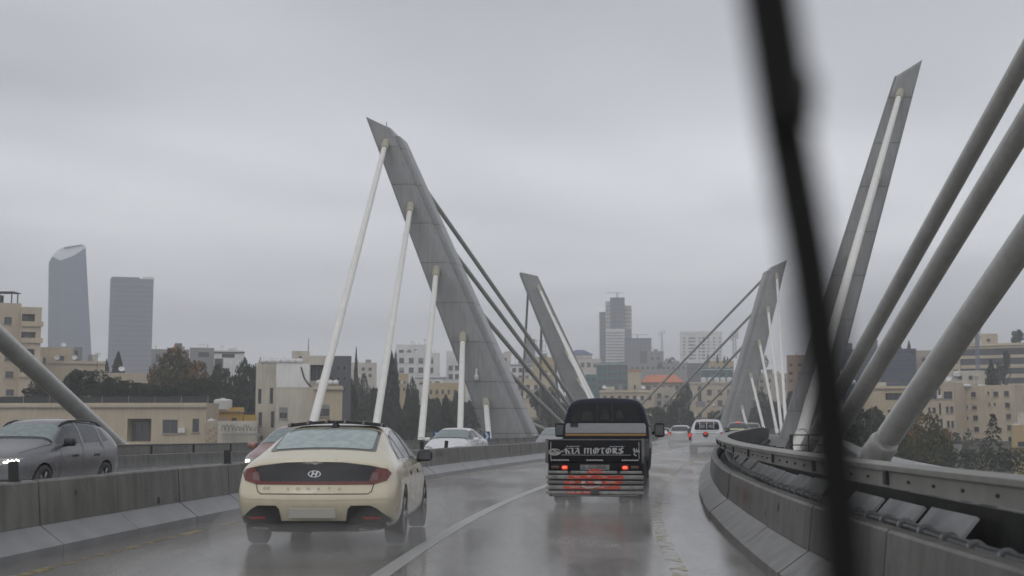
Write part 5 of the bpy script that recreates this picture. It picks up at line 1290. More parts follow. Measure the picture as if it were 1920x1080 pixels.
MB().box((-2.6, 2.9, 1.2), (3.8, .1, 2.0)).build('screen', SHADE, r_)
# lower houses right of it
bld('house', 'beige house with dark awning window beside the block of flats', 71, 262, 133, 262, 655, 10, BEIGE2, wins=[(80, 670, 86, 682), (105, 667, 120, 681)], parapet=.3)
b_, uz = bld('house', 'low dark-shuttered penthouse beside the beige awning house', 133.5, 264, 149, 264, 654, 8, GREYW, wins=[(135, 657, 146, 676)], sill=False)
b_, uz = bld('house', 'long beige house with flat roof slab and carport below the two skyscrapers', 85, 250, 193, 250, 681, 10, BEIGE2, deep=[(156, 695, 186, 706)], wins=[(140, 697, 152, 705)], cornice=BEIGE3)
b_, uz = bld('house', 'low beige house with dark roof edge line behind the terrace hedge', 165, 215, 281, 215, 704, 10, BEIGE, wins=[(224, 735, 238, 746), (252, 734, 272, 748)], cornice=None)
z_ = uz(200, 722)[1]; box_part(b_, 'awning', METAL_DARK, 1.5, b_['L'] + 2, -1.0, -.03, z_, z_ + .35)
# large terrace house near, in front
b5, uz = bld('terrace_house', 'long beige stone house with dark balcony opening below a planted roof terrace', -60, 157, 386, 155, 760, 5, BEIGE, cornice=BEIGE3, parapet=.3,
    wins=[(305, 787, 333, 813), (361, 785, 373, 811), (150, 788, 175, 812), (60, 790, 85, 812)], deep=[(239, 785, 283, 828)])
L_ = b5['L']; H_ = b5['H']
u0, z0 = uz(239, 828); u1, _ = uz(283, 828)
GLASSR = mat('terrace_glass', (0.035, 0.042, 0.038), 0.2, spec=.2)
mb = MB(); 
for i in range(9): box_part(b5, 'terrace_railing', GLASSR, L_ * i / 9 + .08, L_ * (i + 1) / 9 - .08, .5, .53, H_ + .3, H_ + 1.05)
for i in range(10): box_part(b5, 'railing_post', METAL_GREY, L_ * i / 9 - .03 + (.06 if i == 0 else 0), L_ * i / 9 + .03, .49, .55, H_ + .3, H_ + 1.12)
uz_b5 = uz
# stone gate pier, ornate wall sign, yellow house
b_, uz = bld('garden_wall', 'pale stone wall with small brick courses beside the yellow house', 386.5, 154, 408, 154, 795, 3, BEIGE3, cat='wall')
for j in range(8):
    for i in range(4):
        z = b_['H'] - .35 - j * .30; w_ = b_['L'] / 4
        box_part(b_, 'brick', [BEIGE, BEIGE2, PINKST][(i + j) % 3], i * w_ + .02 + (.0 if j % 2 else 0), (i + 1) * w_ - .02, -.05, -.005, z - .26, z)
bld('yellow_house', 'small yellow plastered house carrying a white water tank', 394, 166, 456, 166, 769, 7, YELLOW, wins=[(434, 783, 444, 797)], cornice=OCHRE)
r_ = thing('arched_niche', 'round reddish arched niche in the yellow house wall', 'arch', at(419, 806, 165.8)); z_ = at(419, 800, 165.8).z - r_.location.z
MB().lathe([(.01, 0), (.62, 0), (.72, .04), (.72, .14), (.01, .14)], 20, axis='z').build('arch', PINKST, r_).matrix_local = Matrix.Translation((0, 0, z_ + .6)) @ Matrix.Rotation(R(90), 4, 'X')
bld('yellow_annexe', 'small yellow annexe with white tanks on top next to the cream house', 457, 164, 479, 164, 783, 6, YELLOW)
b_, uz = bld('shop_front', 'low cream wall carrying grey ornamental lettering below the yellow house', 408.5, 152, 482, 152, 795, 4, CREAMW, cat='wall')
sg = thing('lettering_sign', 'grey ornamental script sign on the low cream wall', 'sign', at(450, 795, 151.6))
random.seed(5)
for i in range(11):
    x_ = -2.1 + i * .42; pts = [(x_, 0, -.8 + .1 * random.random()), (x_ + .12, -.02, -.35 + .3 * random.random()), (x_ + .28, 0, -.55 + .5 * random.random()), (x_ + .40, 0, -.75)]
    MB().tube(pts, .075, 6).build('letter', GREYW, sg)
MB().box((.15, .0, -1.25), (4.6, .5, .12)).build('canopy', GREYW, sg)
MB().box((.15, -.1, -1.1), (4.2, .1, .10)).build('ledge', GREYW, sg)
tank('white round tank with ribbed top standing on the yellow house', 417, 748, 769, 167, 35)
tank('white tank on the brick wall left of the yellow house', 396, 786, 796, 155, 15)
tank('small white tank on the yellow annexe beside the cream house', 470, 780, 784, 165, 20, True)
# cream and white corner house with tanks
b7, uz = bld('corner_house', 'cream stone house with narrow slit windows and white tanks along its roof', 478, 171, 516, 171, 683, 12, CREAMW, parapet=.15,
    wins=[(484, 729, 490, 757), (506, 727, 512, 757), (485, 773, 491, 803), (508, 771, 514, 802), (487, 816, 493, 826)], sill=False)
b7b, uz = bld('corner_house', 'white upper storey set back above the stone house behind the first pale cable', 516.3, 169, 578, 169, 684, 9, mat('plaster_bright_white', (.80, .80, .79), .7, var=.06, scale=.4, streak=.08), wins=[], parapet=.15)
z_ = b7b['H']
pts = [(1.9, -.06, z_), (2.3, -.06, z_ - 1.4), (3.2, -.06, z_ - 2.6), (3.9, -.06, z_ - 3.4), (4.0, -.06, z_ - 4.2)]; q_ = MB().tube([(x + 1.2, y, z - .3) for x, y, z in pts], .10, 6).build('drain_pipe', METAL_DARK, b7b)
bld('corner_house', 'stone house with square and wide windows behind the roof of the cream sedan', 516.3, 164, 588, 164, 729, 2.6, CREAMW, parapet=.2, wins=[(524, 764, 539, 785)], zbase=-16)
bld('corner_house', 'beige stone bay with one wide dark window between the first two pale cables', 588.3, 163, 641, 163, 727, 8, BEIGE2, parapet=.25, cornice=CREAMW, wins=[(590, 759, 618, 781)])
bld('grey_block', 'dark grey set-back storey beside the white upper storey', 578.5, 172, 612, 172, 672, 8, CREAMW, deep=[(582, 684, 610, 714)])
bld('grey_block', 'tall plain dark grey block just right of the white tanks', 614, 190, 657, 190, 672, 12, DKGREY, wins=gridw([622, 634, 646], [690, 710, 730], 5, 8), sill=False)
for i, (px_, w_) in enumerate(((492, 12), (505, 13), (518, 13), (532, 13), (546, 14), (560, 13))):
    tank(['low white tank at the outer roof corner of the cream house', 'second low white tank from the outer corner of the cream house roof', 'white tank above the joint of the cream house and white storey', 'white tank over the drain pipe of the white storey',
          'white tank left of the roof hut on the white storey', 'white tank nearest the first pale cable on the white storey'][i], px_, 672.5, 682, 170, w_, True)
for i in range(4): tank(['white tank on the stone bay just right of the first pale cable', 'second white tank right of the first pale cable', 'third white tank right of the first pale cable', 'white tank on the stone bay nearest the grey block'][i], 597 + i * 10.5, 713, 723, 164, 10, True)
bld('roof_hut', 'pale stair hut with mast on the roof behind the white tanks', 545, 176, 578, 176, 663, 5, CREAMW, wins=[(560, 668, 566, 672)], sill=False)
def mast(label, px, ytop, ybot, Y, wtop, wbot, lattice=True, m=None, arms=0, cat='mast'):
    m = m or METAL_GREY
    p = at(px, 806, Y); zt, zb = at(px, ytop, Y).z, at(px, ybot, Y).z; H = zt - zb; a, b = wtop / 2500 * Y / 2, wbot / 2500 * Y / 2
    r_ = thing('antenna_mast', label, cat, (p.x, Y, zb))
    if not lattice:
        MB().tube([(0, 0, 0), (0, 0, H)], [b, a], 8).build('pole', m, r_)
    else:
        n = max(4, int(H / (2.2 * b)))
        for sx, sy in ((1, 1), (1, -1), (-1, 1), (-1, -1)): MB().tube([(sx * b, sy * b, 0), (sx * a, sy * a, H)], max(.07, b * .09), 5).build('leg', m, r_)
        mb = MB()
        for i in range(n):
            t0, t1 = i / n, (i + 1) / n; w0, w1 = b + (a - b) * t0, b + (a - b) * t1
            for sy in (1, -1):
                mb.tube([(-w0, sy * w0, H * t0), (w1, sy * w1, H * t1)], max(.05, b * .06), 4); mb.tube([(w0, sy * w0, H * t0), (-w1, sy * w1, H * t1)], max(.05, b * .06), 4)
        o = mb.build('bracing', m, r_); o['kind'] = 'stuff'
    for i in range(arms):
        t = 1 - .07 * i; MB().box(((-1) ** i * (b * 1.8), -.1, H * t - .8), (b * 1.0, b * .8, 1.9)).build('antenna_panel', TANKW, r_)
        MB().tube([(0, 0, H * t - .8), ((-1) ** i * (b * 1.8), 0, H * t - .8)], .06, 4).build('antenna_arm', m, r_)
    return r_
mast('thin roof mast above the white storey behind the first pale cable', 576, 634, 664, 178, 1.2, 2.4, False)
# modern white house behind the autumn tree
bld('modern_house', 'white modern house with dark glazed storeys behind the autumn tree', 398, 330, 455, 330, 660, 14, WHITEW, wins=[(416, 663, 440, 671), (392, 672, 418, 688), (402, 690, 430, 697)], sill=False, cornice=METAL_DARK)
bld('modern_house', 'grey upper storey of the modern house behind the autumn tree', 352, 332, 398, 332, 655, 12, GREYW, wins=[(372, 660, 392, 670)], sill=False)
bld('modern_house', 'grey flat-roofed house with chimney block behind the autumn tree', 280, 340, 351, 340, 658, 12, GREYW, wins=[(292, 664, 300, 680), (304, 664, 312, 680)], sill=False)
bld('roof_hut', 'small square grey hut on the roof behind the autumn tree', 324, 343, 337, 343, 646, 4, DKGREY)
bld('modern_house', 'pale low house between the tall dark tree and the cypress', 640, 430, 705, 430, 682, 14, CREAMW, wins=gridw([655, 668, 681, 694], [692, 704], 6, 6))
# white flats between the cables
W8 = gridw([753, 771, 789, 808], [676, 694], 9, 10) + [(748, 657, 756, 664), (763, 656, 769, 660), (776, 655, 781, 659)]
bld('white_apartments', 'white block of flats with square windows seen between the pale stay cables', 737, 455, 824, 455, 665, 18, WHITEW, wins=W8, parapet=.6)
bld('white_apartments', 'set-back white top storey of the white flats between the pale stay cables', 741, 458, 800, 458, 648, 12, WHITEW, wins=[(748, 656, 757, 664), (764, 656, 770, 660), (777, 655, 782, 659)], sill=False)
bld('white_apartments', 'pale block partly hidden by the edge of the big leaning pylon', 836, 470, 880, 470, 660, 16, WHITEW, wins=gridw([845, 857, 869], [690, 706], 8, 9))
bld('ochre_house', 'ochre house among the dark trees below the white flats', 741, 400, 765, 400, 703, 12, OCHRE, wins=gridw([748, 758], [716, 730], 5, 7))
bld('ochre_house', 'long ochre house with arched windows beside the fourth pale cable', 800, 380, 872, 380, 720, 14, OCHRE, wins=gridw(lin(808, 864, 6), [735, 752], 5, 9))
bld('blue_roof_shed', 'white shed with blue roof edge in front of the white flats', 778, 410, 836, 410, 708, 12, WHITEW, wins=gridw([790, 805, 820], [718], 8, 6), cornice=BLUEROOF)
# gap between the two left pylons
bld('dark_tower_block', 'grey tower under construction seen between the dark stay cables', 985, 700, 1004, 700, 637, 16, DKGREY, wins=gridw([990, 999], lin(645, 690, 6), 4, 4), sill=False)
def scaffold():
    Y = 690; r_ = thing('scaffold', 'open steel scaffold grid beside the grey tower between the dark cables', 'scaffold', at(1012, 690, Y)); w = 22 / 2500 * Y; h = 52 / 2500 * Y
    for i in range(5): MB().tube([(-w / 2 + w * i / 4, 0, 0), (-w / 2 + w * i / 4, 0, h)], .12, 5).build('upright', METAL_GREY, r_)
    for j in range(6): MB().tube([(-w / 2, 0, h * j / 5), (w / 2, 0, h * j / 5)], .12, 5).build('rail_bar', METAL_GREY, r_)
scaffold()
bld('ochre_house', 'tall ochre house with two windows seen between the dark stay cables', 1001, 420, 1040, 420, 672, 14, OCHRE, wins=[(1016, 694, 1026, 704), (1008, 712, 1015, 724), (1020, 714, 1027, 724)])
bld('white_house', 'white house with blue roof strip behind the dark stay cables', 956, 430, 1003, 430, 684, 14, WHITEW, wins=gridw([964, 976, 988], [694, 708], 7, 8), cornice=BLUEROOF)
bld('ochre_house', 'pale ochre lower house behind the dark stay cables near the truck', 950, 370, 1030, 370, 712, 12, BEIGE2, wins=gridw(lin(960, 1020, 5), [726, 742], 7, 9))
bld('beige_block', 'pale block left of the distant pylon seen past the big pylon edge', 930, 520, 958, 520, 664, 14, CREAMW, wins=gridw([938, 948], [674, 688], 5, 6))
# centre: high-rises in the mist
def tower(label, parts, Y, name='skyscraper'):
    p = at((parts[0][0] + parts[0][2]) / 2, 806, Y); zg = ground(p.x, Y) - 1; r_ = thing(name, label, 'skyscraper', (p.x, Y, zg), -.95 * math.atan(p.x / Y))
    for i, (x0, y0, x1, m, dep, dy, fins) in enumerate(parts):
        a, b = at(x0, y0, Y + dy), at(x1, y0, Y + dy); w = b.x - a.x; h = a.z - zg
        o = MB().box(((a.x + b.x) / 2 - p.x, dy + dep / 2, h / 2), (w, dep, h)).build('tower_block', m, r_)
        for j in range(fins):
            MB().box((a.x - p.x + w * (j + .5) / fins, dy - .25, h / 2), (w / fins * .22, .5, h - 1)).build('facade_fin', m if m is not BLUEG else GREYW, o)
        for k in range(1, 24 if fins else 0):
            MB().box(((a.x + b.x) / 2 - p.x, dy - .12, h * (1 - k / 24) - .5), (w - .3, .25, .8)).build('floor_band', DKGREY, o)
    return r_
tower('tall hazy twin high-rise with blue glass centre and pale sides above the truck', [(1123, 585, 1136, BLUEG, 20, 4, 3), (1135, 565, 1147, CREAMW, 22, 2, 3), (1144, 558, 1171, BLUEG, 26, 0, 6), (1160, 573, 1183, CREAMW, 20, 6, 4), (1137, 617, 1172, WHITEW, 4, -5, 7), (1171, 616, 1184, GREYW, 18, -3, 3)], 900)
r_ = thing('tower_crane', 'small crane jib on top of the tall hazy high-rise', 'crane', at(1157, 558, 905))
MB().box((0, 0, 1.5), (.8, .8, 3.0)).build('mast', METAL_GREY, r_); MB().box((-2, 0, 3.4), (12, .35, .35)).build('jib', METAL_GREY, r_)
tower('broad grey-blue glass block right of the tall hazy high-rise', [(1171, 634, 1221, BLUEG, 30, 0, 10)], 850)
r_ = thing('tower_crane', 'small crane on the roof of the broad grey-blue glass block', 'crane', at(1195, 634, 855))
MB().box((0, 0, 1), (.7, .7, 2.0)).build('mast', METAL_GREY, r_); MB().box((1, 0, 2.2), (12, .3, .3)).build('jib', METAL_GREY, r_)
mast('slender lattice antenna mast standing alone right of the glass block', 1243, 620, 672, 800, 1.0, 5.5, arms=2)
WB = gridw(lin(1283, 1312, 4) + lin(1328, 1350, 3), lin(634, 672, 7), 3.4, 2.6)
bld('white_highrise', 'white high-rise with many balconies on the hilltop left of the lattice tower', 1277, 900, 1357, 900, 624, 24, WHITEW, wins=WB, sill=False, parapet=1.0, deep=gridw([1297, 1319], lin(634, 672, 7), 6, 3.2))
mast('square lattice phone tower left of the distant pylon on our side', 1380, 620, 672, 520, 5, 6.5, arms=4)
bld('palace_house', 'beige house with blue hipped roof just right of the distant leaning pylon', 1069, 620, 1127, 620, 674, 18, CREAMW, wins=gridw([1080, 1092, 1104, 1116], [684], 7, 9))
r_ = thing('hipped_roof', 'blue hipped roof crowning the beige house beside the distant pylon', 'roof', at(1088, 672, 622))
MB().box((0, 4, .9), (11, 9, 1.8)).build('attic_wall', CREAMW, r_); MB().add([(-6, -1, 1.8), (6, -1, 1.8), (6, 9, 1.8), (-6, 9, 1.8), (-2, 4, 4.2), (2, 4, 4.2)], [(0, 1, 5, 4), (1, 2, 5), (2, 3, 4, 5), (3, 0, 4), (0, 3, 2, 1)]).build('roof_slope', BLUEROOF, r_)
b_, uz = bld('teal_office', 'green-blue glass office block behind the dark truck cab', 1119, 500, 1178, 500, 682, 20, TEAL, wins=gridw(lin(1125, 1172, 6), lin(690, 728, 4), 8.6, 9), sill=False, cornice=WHITEW)
bld('teal_office', 'lower green glass wing beside the green-blue office block', 1098, 480, 1119, 480, 704, 16, TEAL, wins=gridw([1103, 1113], [712, 724], 8, 8), sill=False)
bld('grey_block', 'grey concrete block behind the orange tiled roof', 1215, 640, 1246, 640, 660, 18, GREYW, wins=gridw([1223, 1234], [672, 684], 5, 5), sill=False)
bld('grey_block', 'dark grey stair block beside the broad glass block', 1201, 650, 1215, 650, 660, 14, DKGREY)
bld('grey_block', 'long low grey block between the green office and the orange roof', 1178, 600, 1290, 600, 682, 18, GREYW, wins=gridw(lin(1186, 1282, 11), [690], 5, 5), sill=False)
bld('grey_block', 'dark wide block with trees in front below the white high-rise', 1280, 620, 1345, 620, 682, 18, DKGREY, wins=gridw(lin(1288, 1338, 6), [692, 702], 5, 5), sill=False)
b_, uz = bld('orange_roof_house', 'beige house under a broad orange tiled roof', 1206, 440, 1279, 440, 716, 14, BEIGE2, wins=gridw(lin(1216, 1270, 5), [728], 7, 9))
H_, L_ = b_['H'], b_['L']; MB().add([(-1, -1.4, H_ - .2), (L_ + 1, -1.4, H_ - .2), (L_ + 1, 15, H_ - .2), (-1, 15, H_ - .2), (1.8, 6, H_ + 2.6), (L_ - 1.8, 6, H_ + 2.6)], [(0, 1, 5, 4), (1, 2, 5), (2, 3, 4, 5), (3, 0, 4), (0, 3, 2, 1)]).build('tiled_roof', ROOFR, b_)
b_, uz = bld('stair_tower', 'sand coloured stair tower with reddish cap beside the orange roof', 1178, 430, 1203, 430, 700, 8, BEIGE2, wins=[(1188, 722, 1192, 730)])
box_part(b_, 'tower_cap', mat('cap_red', (.42, .20, .10), .7), -.1, b_['L'] + .1, -.1, 8.1, b_['H'] + .36, b_['H'] + 1.2)
bld('flat_house', 'pale flat-roofed house peeping over the dark truck roof', 1125, 330, 1226, 330, 734, 14, BEIGE2, wins=gridw(lin(1134, 1218, 7), [746], 7, 8), cornice=CREAMW)
bld('flat_house', 'beige house with grey windows right of the truck cab', 1227, 345, 1262, 345, 728, 12, BEIGE3, wins=gridw([1236, 1250], [742, 756], 8, 9))
bld('ochre_house', 'ochre hilltop house with cypresses left of the distant pylon', 1330, 560, 1378, 560, 678, 14, OCHRE, wins=gridw(lin(1336, 1372, 4), [690], 5, 6))
bld('teal_office', 'flat teal glazed building with white roof edge above the row of tanks', 1318, 470, 1376, 470, 692, 14, TEAL, wins=gridw(lin(1326, 1370, 4), [702], 9, 9), sill=False, cornice=WHITEW)
b_, uz = bld('tank_house', 'beige house with dark vertical stair strip carrying a row of white tanks', 1295, 400, 1378, 400, 718, 14, BEIGE, wins=gridw([1330, 1350, 1368], [736, 756], 9, 11) + [(1308, 724, 1316, 785)], cornice=BEIGE3)
for i, px_ in enumerate((1321, 1333, 1345, 1357, 1369)): tank(['white tank at the outer end of the tank row above the stair strip', 'second white tank in the row above the beige stair-strip house', 'middle white tank in the row above the beige stair-strip house', 'fourth white tank in the row above the beige stair-strip house', 'white tank nearest the distant pylon in the roof row'][i], px_, 708, 717, 402, 10.5)
bld('beige_block', 'beige terrace house with ledges low between the stay cables', 1262, 380, 1296, 380, 744, 12, BEIGE2, wins=gridw([1270, 1284], [758, 772], 8, 9))
tank('white water tank on the house right of the truck cab', 1290, 733, 744, 384, 22, True)
bld('beige_block', 'low beige wall of a house behind the white pickup', 1280, 330, 1345, 330, 766, 8, BEIGE2, wins=gridw([1295, 1312, 1330], [778], 8, 9))
# right of the second pylon
bld('rose_house', 'rose brown flats with small square windows just left of the near pylon', 1478, 300, 1540, 300, 668, 14, PINKST, wins=gridw([1483, 1500, 1520], [684, 700, 714], 7, 6))
bld('beige_block', 'pale beige terraces behind the white stay cables of the distant pylon', 1418, 420, 1478, 420, 702, 14, BEIGE3, wins=gridw([1428, 1442, 1456, 1470], [714, 728], 7, 7))
b_, uz = bld('blue_office', 'dark blue glazed office block seen between the thick stay cables', 1580, 330, 1722, 330, 656, 22, BLUEG, wins=gridw(lin(1588, 1714, 12), [668, 684, 700, 714], 9, 11), sill=False, cornice=DKGREY)
bld('roof_hut', 'small dark lift housing on the roof of the blue office block', 1590, 335, 1602, 335, 646, 5, DKGREY); bld('roof_hut', 'larger dark lift housing on the blue office block beside a thick cable', 1634, 335, 1650, 335, 640, 6, DKGREY)
bld('beige_block', 'small beige hut with two pots on the roof between blue office and car park', 1722, 345, 1760, 345, 659, 12, BEIGE3, wins=gridw([1732, 1748], [674, 690], 8, 8))
# banded building: long strips of dark glazing
b_, uz = bld('banded_office', 'long sand coloured office with dark horizontal glazing bands on the hilltop', 1786, 330, 1990, 318, 643, 26, BEIGE2,
    wins=[(1801, y, 1980, y + 8) for y in (655, 673, 691.5, 710)] + [(1786.5, y + 2, 1796, y + 9) for y in (673, 691)], sill=False, cornice=CREAMW)
bld('roof_hut', 'sand coloured roof hut with small dark window on the banded office', 1840, 335, 1876, 335, 628, 8, BEIGE2, wins=[(1850, 635, 1857, 641)], sill=False)
mast('bluish lattice phone mast standing in front of the banded office', 1838, 606, 706, 290, 3.5, 6.5, arms=5, m=mat('mast_bluegrey', (.20, .23, .29), .5))
bld('flat_house', 'pale low roof terrace with tanks and clutter below the banded office', 1740, 262, 1850, 262, 698, 10, CREAMW, wins=gridw([1760, 1780, 1800, 1820], [708], 8, 7))
# large beige flats
W15 = gridw([1825, 1868, 1887], [740], 10, 10) + gridw([1889], [761, 782, 803], 10, 10) + gridw([1826, 1828, 1830, 1832], [763], 0.1, .1)
W15 = [(x - 5, y - 5, x + 5, y + 5) for x, y in ((1825, 740), (1867, 739), (1887, 738), (1827, 763), (1889, 760), (1829, 784), (1891, 781), (1831, 805), (1893, 802), (1833, 827), (1895, 824), (1861, 827))]
W15 += [(x - 2, y - 3, x + 2, y + 3) for x, y in ((1853, 737), (1855, 758), (1865, 758), (1813, 763), (1814, 784), (1815, 806), (1816, 827))]
bld('beige_apartments', 'large beige block of flats with small paired windows behind the pine', 1791, 228, 1905, 222, 727, 16, BEIGE, wins=W15, parapet=.5, deep=[(1795, 735, 1812, 750), (1795, 757, 1811, 778), (1797, 799, 1813, 818)])
W15b = [(1740, 735, 1757, 748), (1769, 734, 1786, 748), (1740, 764, 1745, 776), (1748, 764, 1755, 775), (1773, 762, 1779, 774), (1781, 762, 1788, 774), (1742, 793, 1758, 803), (1775, 789, 1781, 802), (1783, 789, 1789, 802), (1759, 727, 1764, 745), (1760, 756, 1765, 778), (1763, 785, 1768, 803), (1722, 766, 1730, 780)]
bld('beige_apartments', 'projecting stair bay of the large beige flats with tall slit windows', 1718, 226, 1791, 222, 721, 14, BEIGE, wins=W15b, parapet=.4)
bld('beige_apartments', 'lower sand coloured wing with dark loggia behind the thick cable', 1621, 240, 1718, 238, 727, 14, BEIGE2, wins=[(1640, 768, 1648, 780), (1664, 768, 1671, 774), (1700, 770, 1708, 780)], deep=[(1660, 737, 1697, 750)], cornice=PINKST)
bld('ochre_house', 'ochre house end with black picket fence at the frame edge', 1897, 170, 1990, 168, 801, 9, OCHRE, wins=[(1908, 828, 1925, 838)], parapet=.3)
r_ = thing('picket_fence', 'black picket fence before the ochre house at the frame edge', 'fence', at(1897, 862, 158))
for i in range(24): MB().box((i * .22, 0, .75), (.06, .06, 1.5)).build('picket', METAL_DARK, r_)
MB().box((2.5, .05, .3), (5.3, .05, .08)).build('rail_bar', METAL_DARK, r_); MB().box((2.5, .05, 1.3), (5.3, .05, .08)).build('rail_bar', METAL_DARK, r_)
for i, (px_, y0, y1, Y, w_, hz, lb) in enumerate(((1600, 712, 722, 250, 12, True, 'white roof tank on the sand wing beside the thick cable'), (1653, 718, 727, 242, 10, False, 'white tank on the roof of the sand coloured wing'), (1773, 694, 703, 262, 12, False, 'white round tank on the terrace nearest the thick cable'), (1797, 697, 706, 260, 14, False, 'squat white tank on the terrace below the phone mast'),
        (1815, 720, 726, 226, 16, True, 'white tank lying on the edge of the large beige flats'), (1843, 721, 727, 226, 14, True, 'second white tank lying on the large beige flats'), (1905, 795, 801, 171, 14, True, 'white tank on the ochre house at the frame edge'))):
    tank(lb, px_, y0, y1, Y, w_, hz)
bld('retaining_wall', 'pale grey retaining wall at the foot of the beige flats', 1768, 190, 1802, 190, 838, 3, GREYW, cat='wall')
# two skyscrapers far left
def curved_tower():
    Y = 1000; c = at(134, 806, Y); zg = ground(c.x, Y) - 1; r_ = thing('skyscraper', 'tall hazy glass skyscraper with slanted curved top', 'skyscraper', (c.x, Y, zg), -.95 * math.atan(c.x / Y))
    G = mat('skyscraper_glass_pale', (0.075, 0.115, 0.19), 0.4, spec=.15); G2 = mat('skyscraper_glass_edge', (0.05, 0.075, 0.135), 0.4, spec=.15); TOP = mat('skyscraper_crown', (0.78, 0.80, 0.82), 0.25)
    def q(px, py): p = at(px, py, Y); return (p.x - c.x, p.z - zg)
    def slab(pl, y0, y1, nm, m): return MB().prism(pl, y0 * .74, y1 * .74, 'y').build(nm, m, r_)
    zb = -0.0
    left = [q(94, 494), q(100, 482), q(114, 489), (q(114, 489)[0] + 5, q(114, 489)[1] - 12), (q(114, 489)[0] + 6, 0), (q(95, 676)[0] - .5, 0)]
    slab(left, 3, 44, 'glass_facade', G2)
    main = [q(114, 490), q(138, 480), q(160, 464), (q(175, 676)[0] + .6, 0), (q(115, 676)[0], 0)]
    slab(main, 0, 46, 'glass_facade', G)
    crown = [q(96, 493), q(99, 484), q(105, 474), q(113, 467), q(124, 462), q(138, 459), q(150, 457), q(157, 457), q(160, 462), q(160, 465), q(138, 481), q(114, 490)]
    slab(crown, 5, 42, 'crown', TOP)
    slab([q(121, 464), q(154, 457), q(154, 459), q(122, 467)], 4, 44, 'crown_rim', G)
    for i in range(9):
        t = (i + .5) / 9; x0 = q(114, 490)[0] * (1 - t) + q(160, 464)[0] * t; x1 = q(115, 676)[0] * (1 - t) + (q(175, 676)[0] + .6) * t; z0 = q(114, 490)[1] * (1 - t) + q(160, 464)[1] * t - 3
        MB().add([(x1 - .25, -.5, 0), (x1 + .25, -.5, 0), (x0 + .25, -.5, z0), (x0 - .25, -.5, z0), (x1 - .25, 0, 0), (x1 + .25, 0, 0), (x0 + .25, 0, z0), (x0 - .25, 0, z0)], [(0, 1, 2, 3), (0, 3, 7, 4), (1, 5, 6, 2)]).build('facade_fin', G2, r_)
    for k in range(1, 30):
        z = q(114, 496)[1] * k / 30; t0 = z / q(114, 490)[1]; xa = q(115, 676)[0] * (1 - t0) + q(114, 490)[0] * t0 + .5; xb = (q(175, 676)[0] + .6) * (1 - t0) + q(160, 464)[0] * t0 - .5
        MB().box(((xa + xb) / 2, -.12, z), (xb - xa, .25, .7)).build('floor_band', G2, r_)
curved_tower()
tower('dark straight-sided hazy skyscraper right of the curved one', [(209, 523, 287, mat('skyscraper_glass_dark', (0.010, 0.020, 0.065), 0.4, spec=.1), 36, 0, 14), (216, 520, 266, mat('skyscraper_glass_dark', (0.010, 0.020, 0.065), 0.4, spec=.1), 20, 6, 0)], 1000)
r_ = thing('rooftop_sign', 'pale roof screen on top of the dark straight skyscraper', 'roof screen', at(275, 523, 1002)); MB().box((0, 5, 1), (9, .8, 2.2)).build('panel', WHITEW, r_)
# ------------------------------------------------------------------ trees
def leaf_mat(name, a, b, sc=0.55, c=None):
    m = bpy.data.materials.new(name); m.use_nodes = True; n, l = m.node_tree.nodes, m.node_tree.links; p = n['Principled BSDF']
    g = n.new('ShaderNodeNewGeometry'); t = n.new('ShaderNodeTexNoise'); t.inputs['Scale'].default_value = sc; t.inputs['Detail'].default_value = 4
    l.new(g.outputs['Position'], t.inputs['Vector']); r = n.new('ShaderNodeValToRGB'); e = r.color_ramp.elements
    e[0].position = .35; e[1].position = .65; e[0].color = a + (1,); e[1].color = b + (1,)
    if c: q = e.new(.5); q.color = c + (1,)
    l.new(t.outputs['Fac'], r.inputs[0])
    mx_ = n.new('ShaderNodeMix'); mx_.data_type = 'RGBA'; mx_.blend_type = 'MULTIPLY'; mx_.inputs[0].default_value = 1
    mr = n.new('ShaderNodeMapRange'); mr.inputs[3].default_value = .6; mr.inputs[4].default_value = 1.35
    l.new(g.outputs['Random Per Island'], mr.inputs[0]); l.new(r.outputs[0], mx_.inputs[6]); l.new(mr.outputs[0], mx_.inputs[7])
    l.new(mx_.outputs[2], p.inputs['Base Color']); p.inputs['Roughness'].default_value = .65; p.inputs['Specular IOR Level'].default_value = .15
    return m
LF = {'dark': leaf_mat('leaves_dark_green', (.030, .042, .022), (.050, .062, .032)), 'cyp': leaf_mat('cypress_green', (.022, .032, .022), (.038, .048, .030), .8),
      'autumn': leaf_mat('leaves_autumn', (.060, .068, .026), (.26, .105, .04), .16, (.115, .080, .03)), 'yellow': leaf_mat('leaves_turning_yellow', (.040, .052, .022), (.21, .115, .035), .22, (.085, .080, .026)),
      'olive': leaf_mat('leaves_olive', (.040, .046, .028), (.065, .07, .042)), 'pine': leaf_mat('pine_needles', (.020, .032, .024), (.036, .048, .033), .8)}
BARK = mat('bark', (.075, .06, .045), .9, var=.3, scale=4)
def quads(pts, szs, ups=None, rng=None):
    vs = []; fs = []
    for i, p in enumerate(pts):
        a = Vector(rng.normal(size=3)).normalized(); b = Vector(rng.normal(size=3))
        if ups is not None: b = Vector(ups[i]) + b * .35
        b = (b - a * b.dot(a)).normalized(); s = szs[i]; p = Vector(p); o = len(vs)
        vs += [p + a * s * .5, p + b * s, p - a * s * .5, p - b * s * .6]; fs.append((o, o + 1, o + 2, o + 3))
    return vs, fs
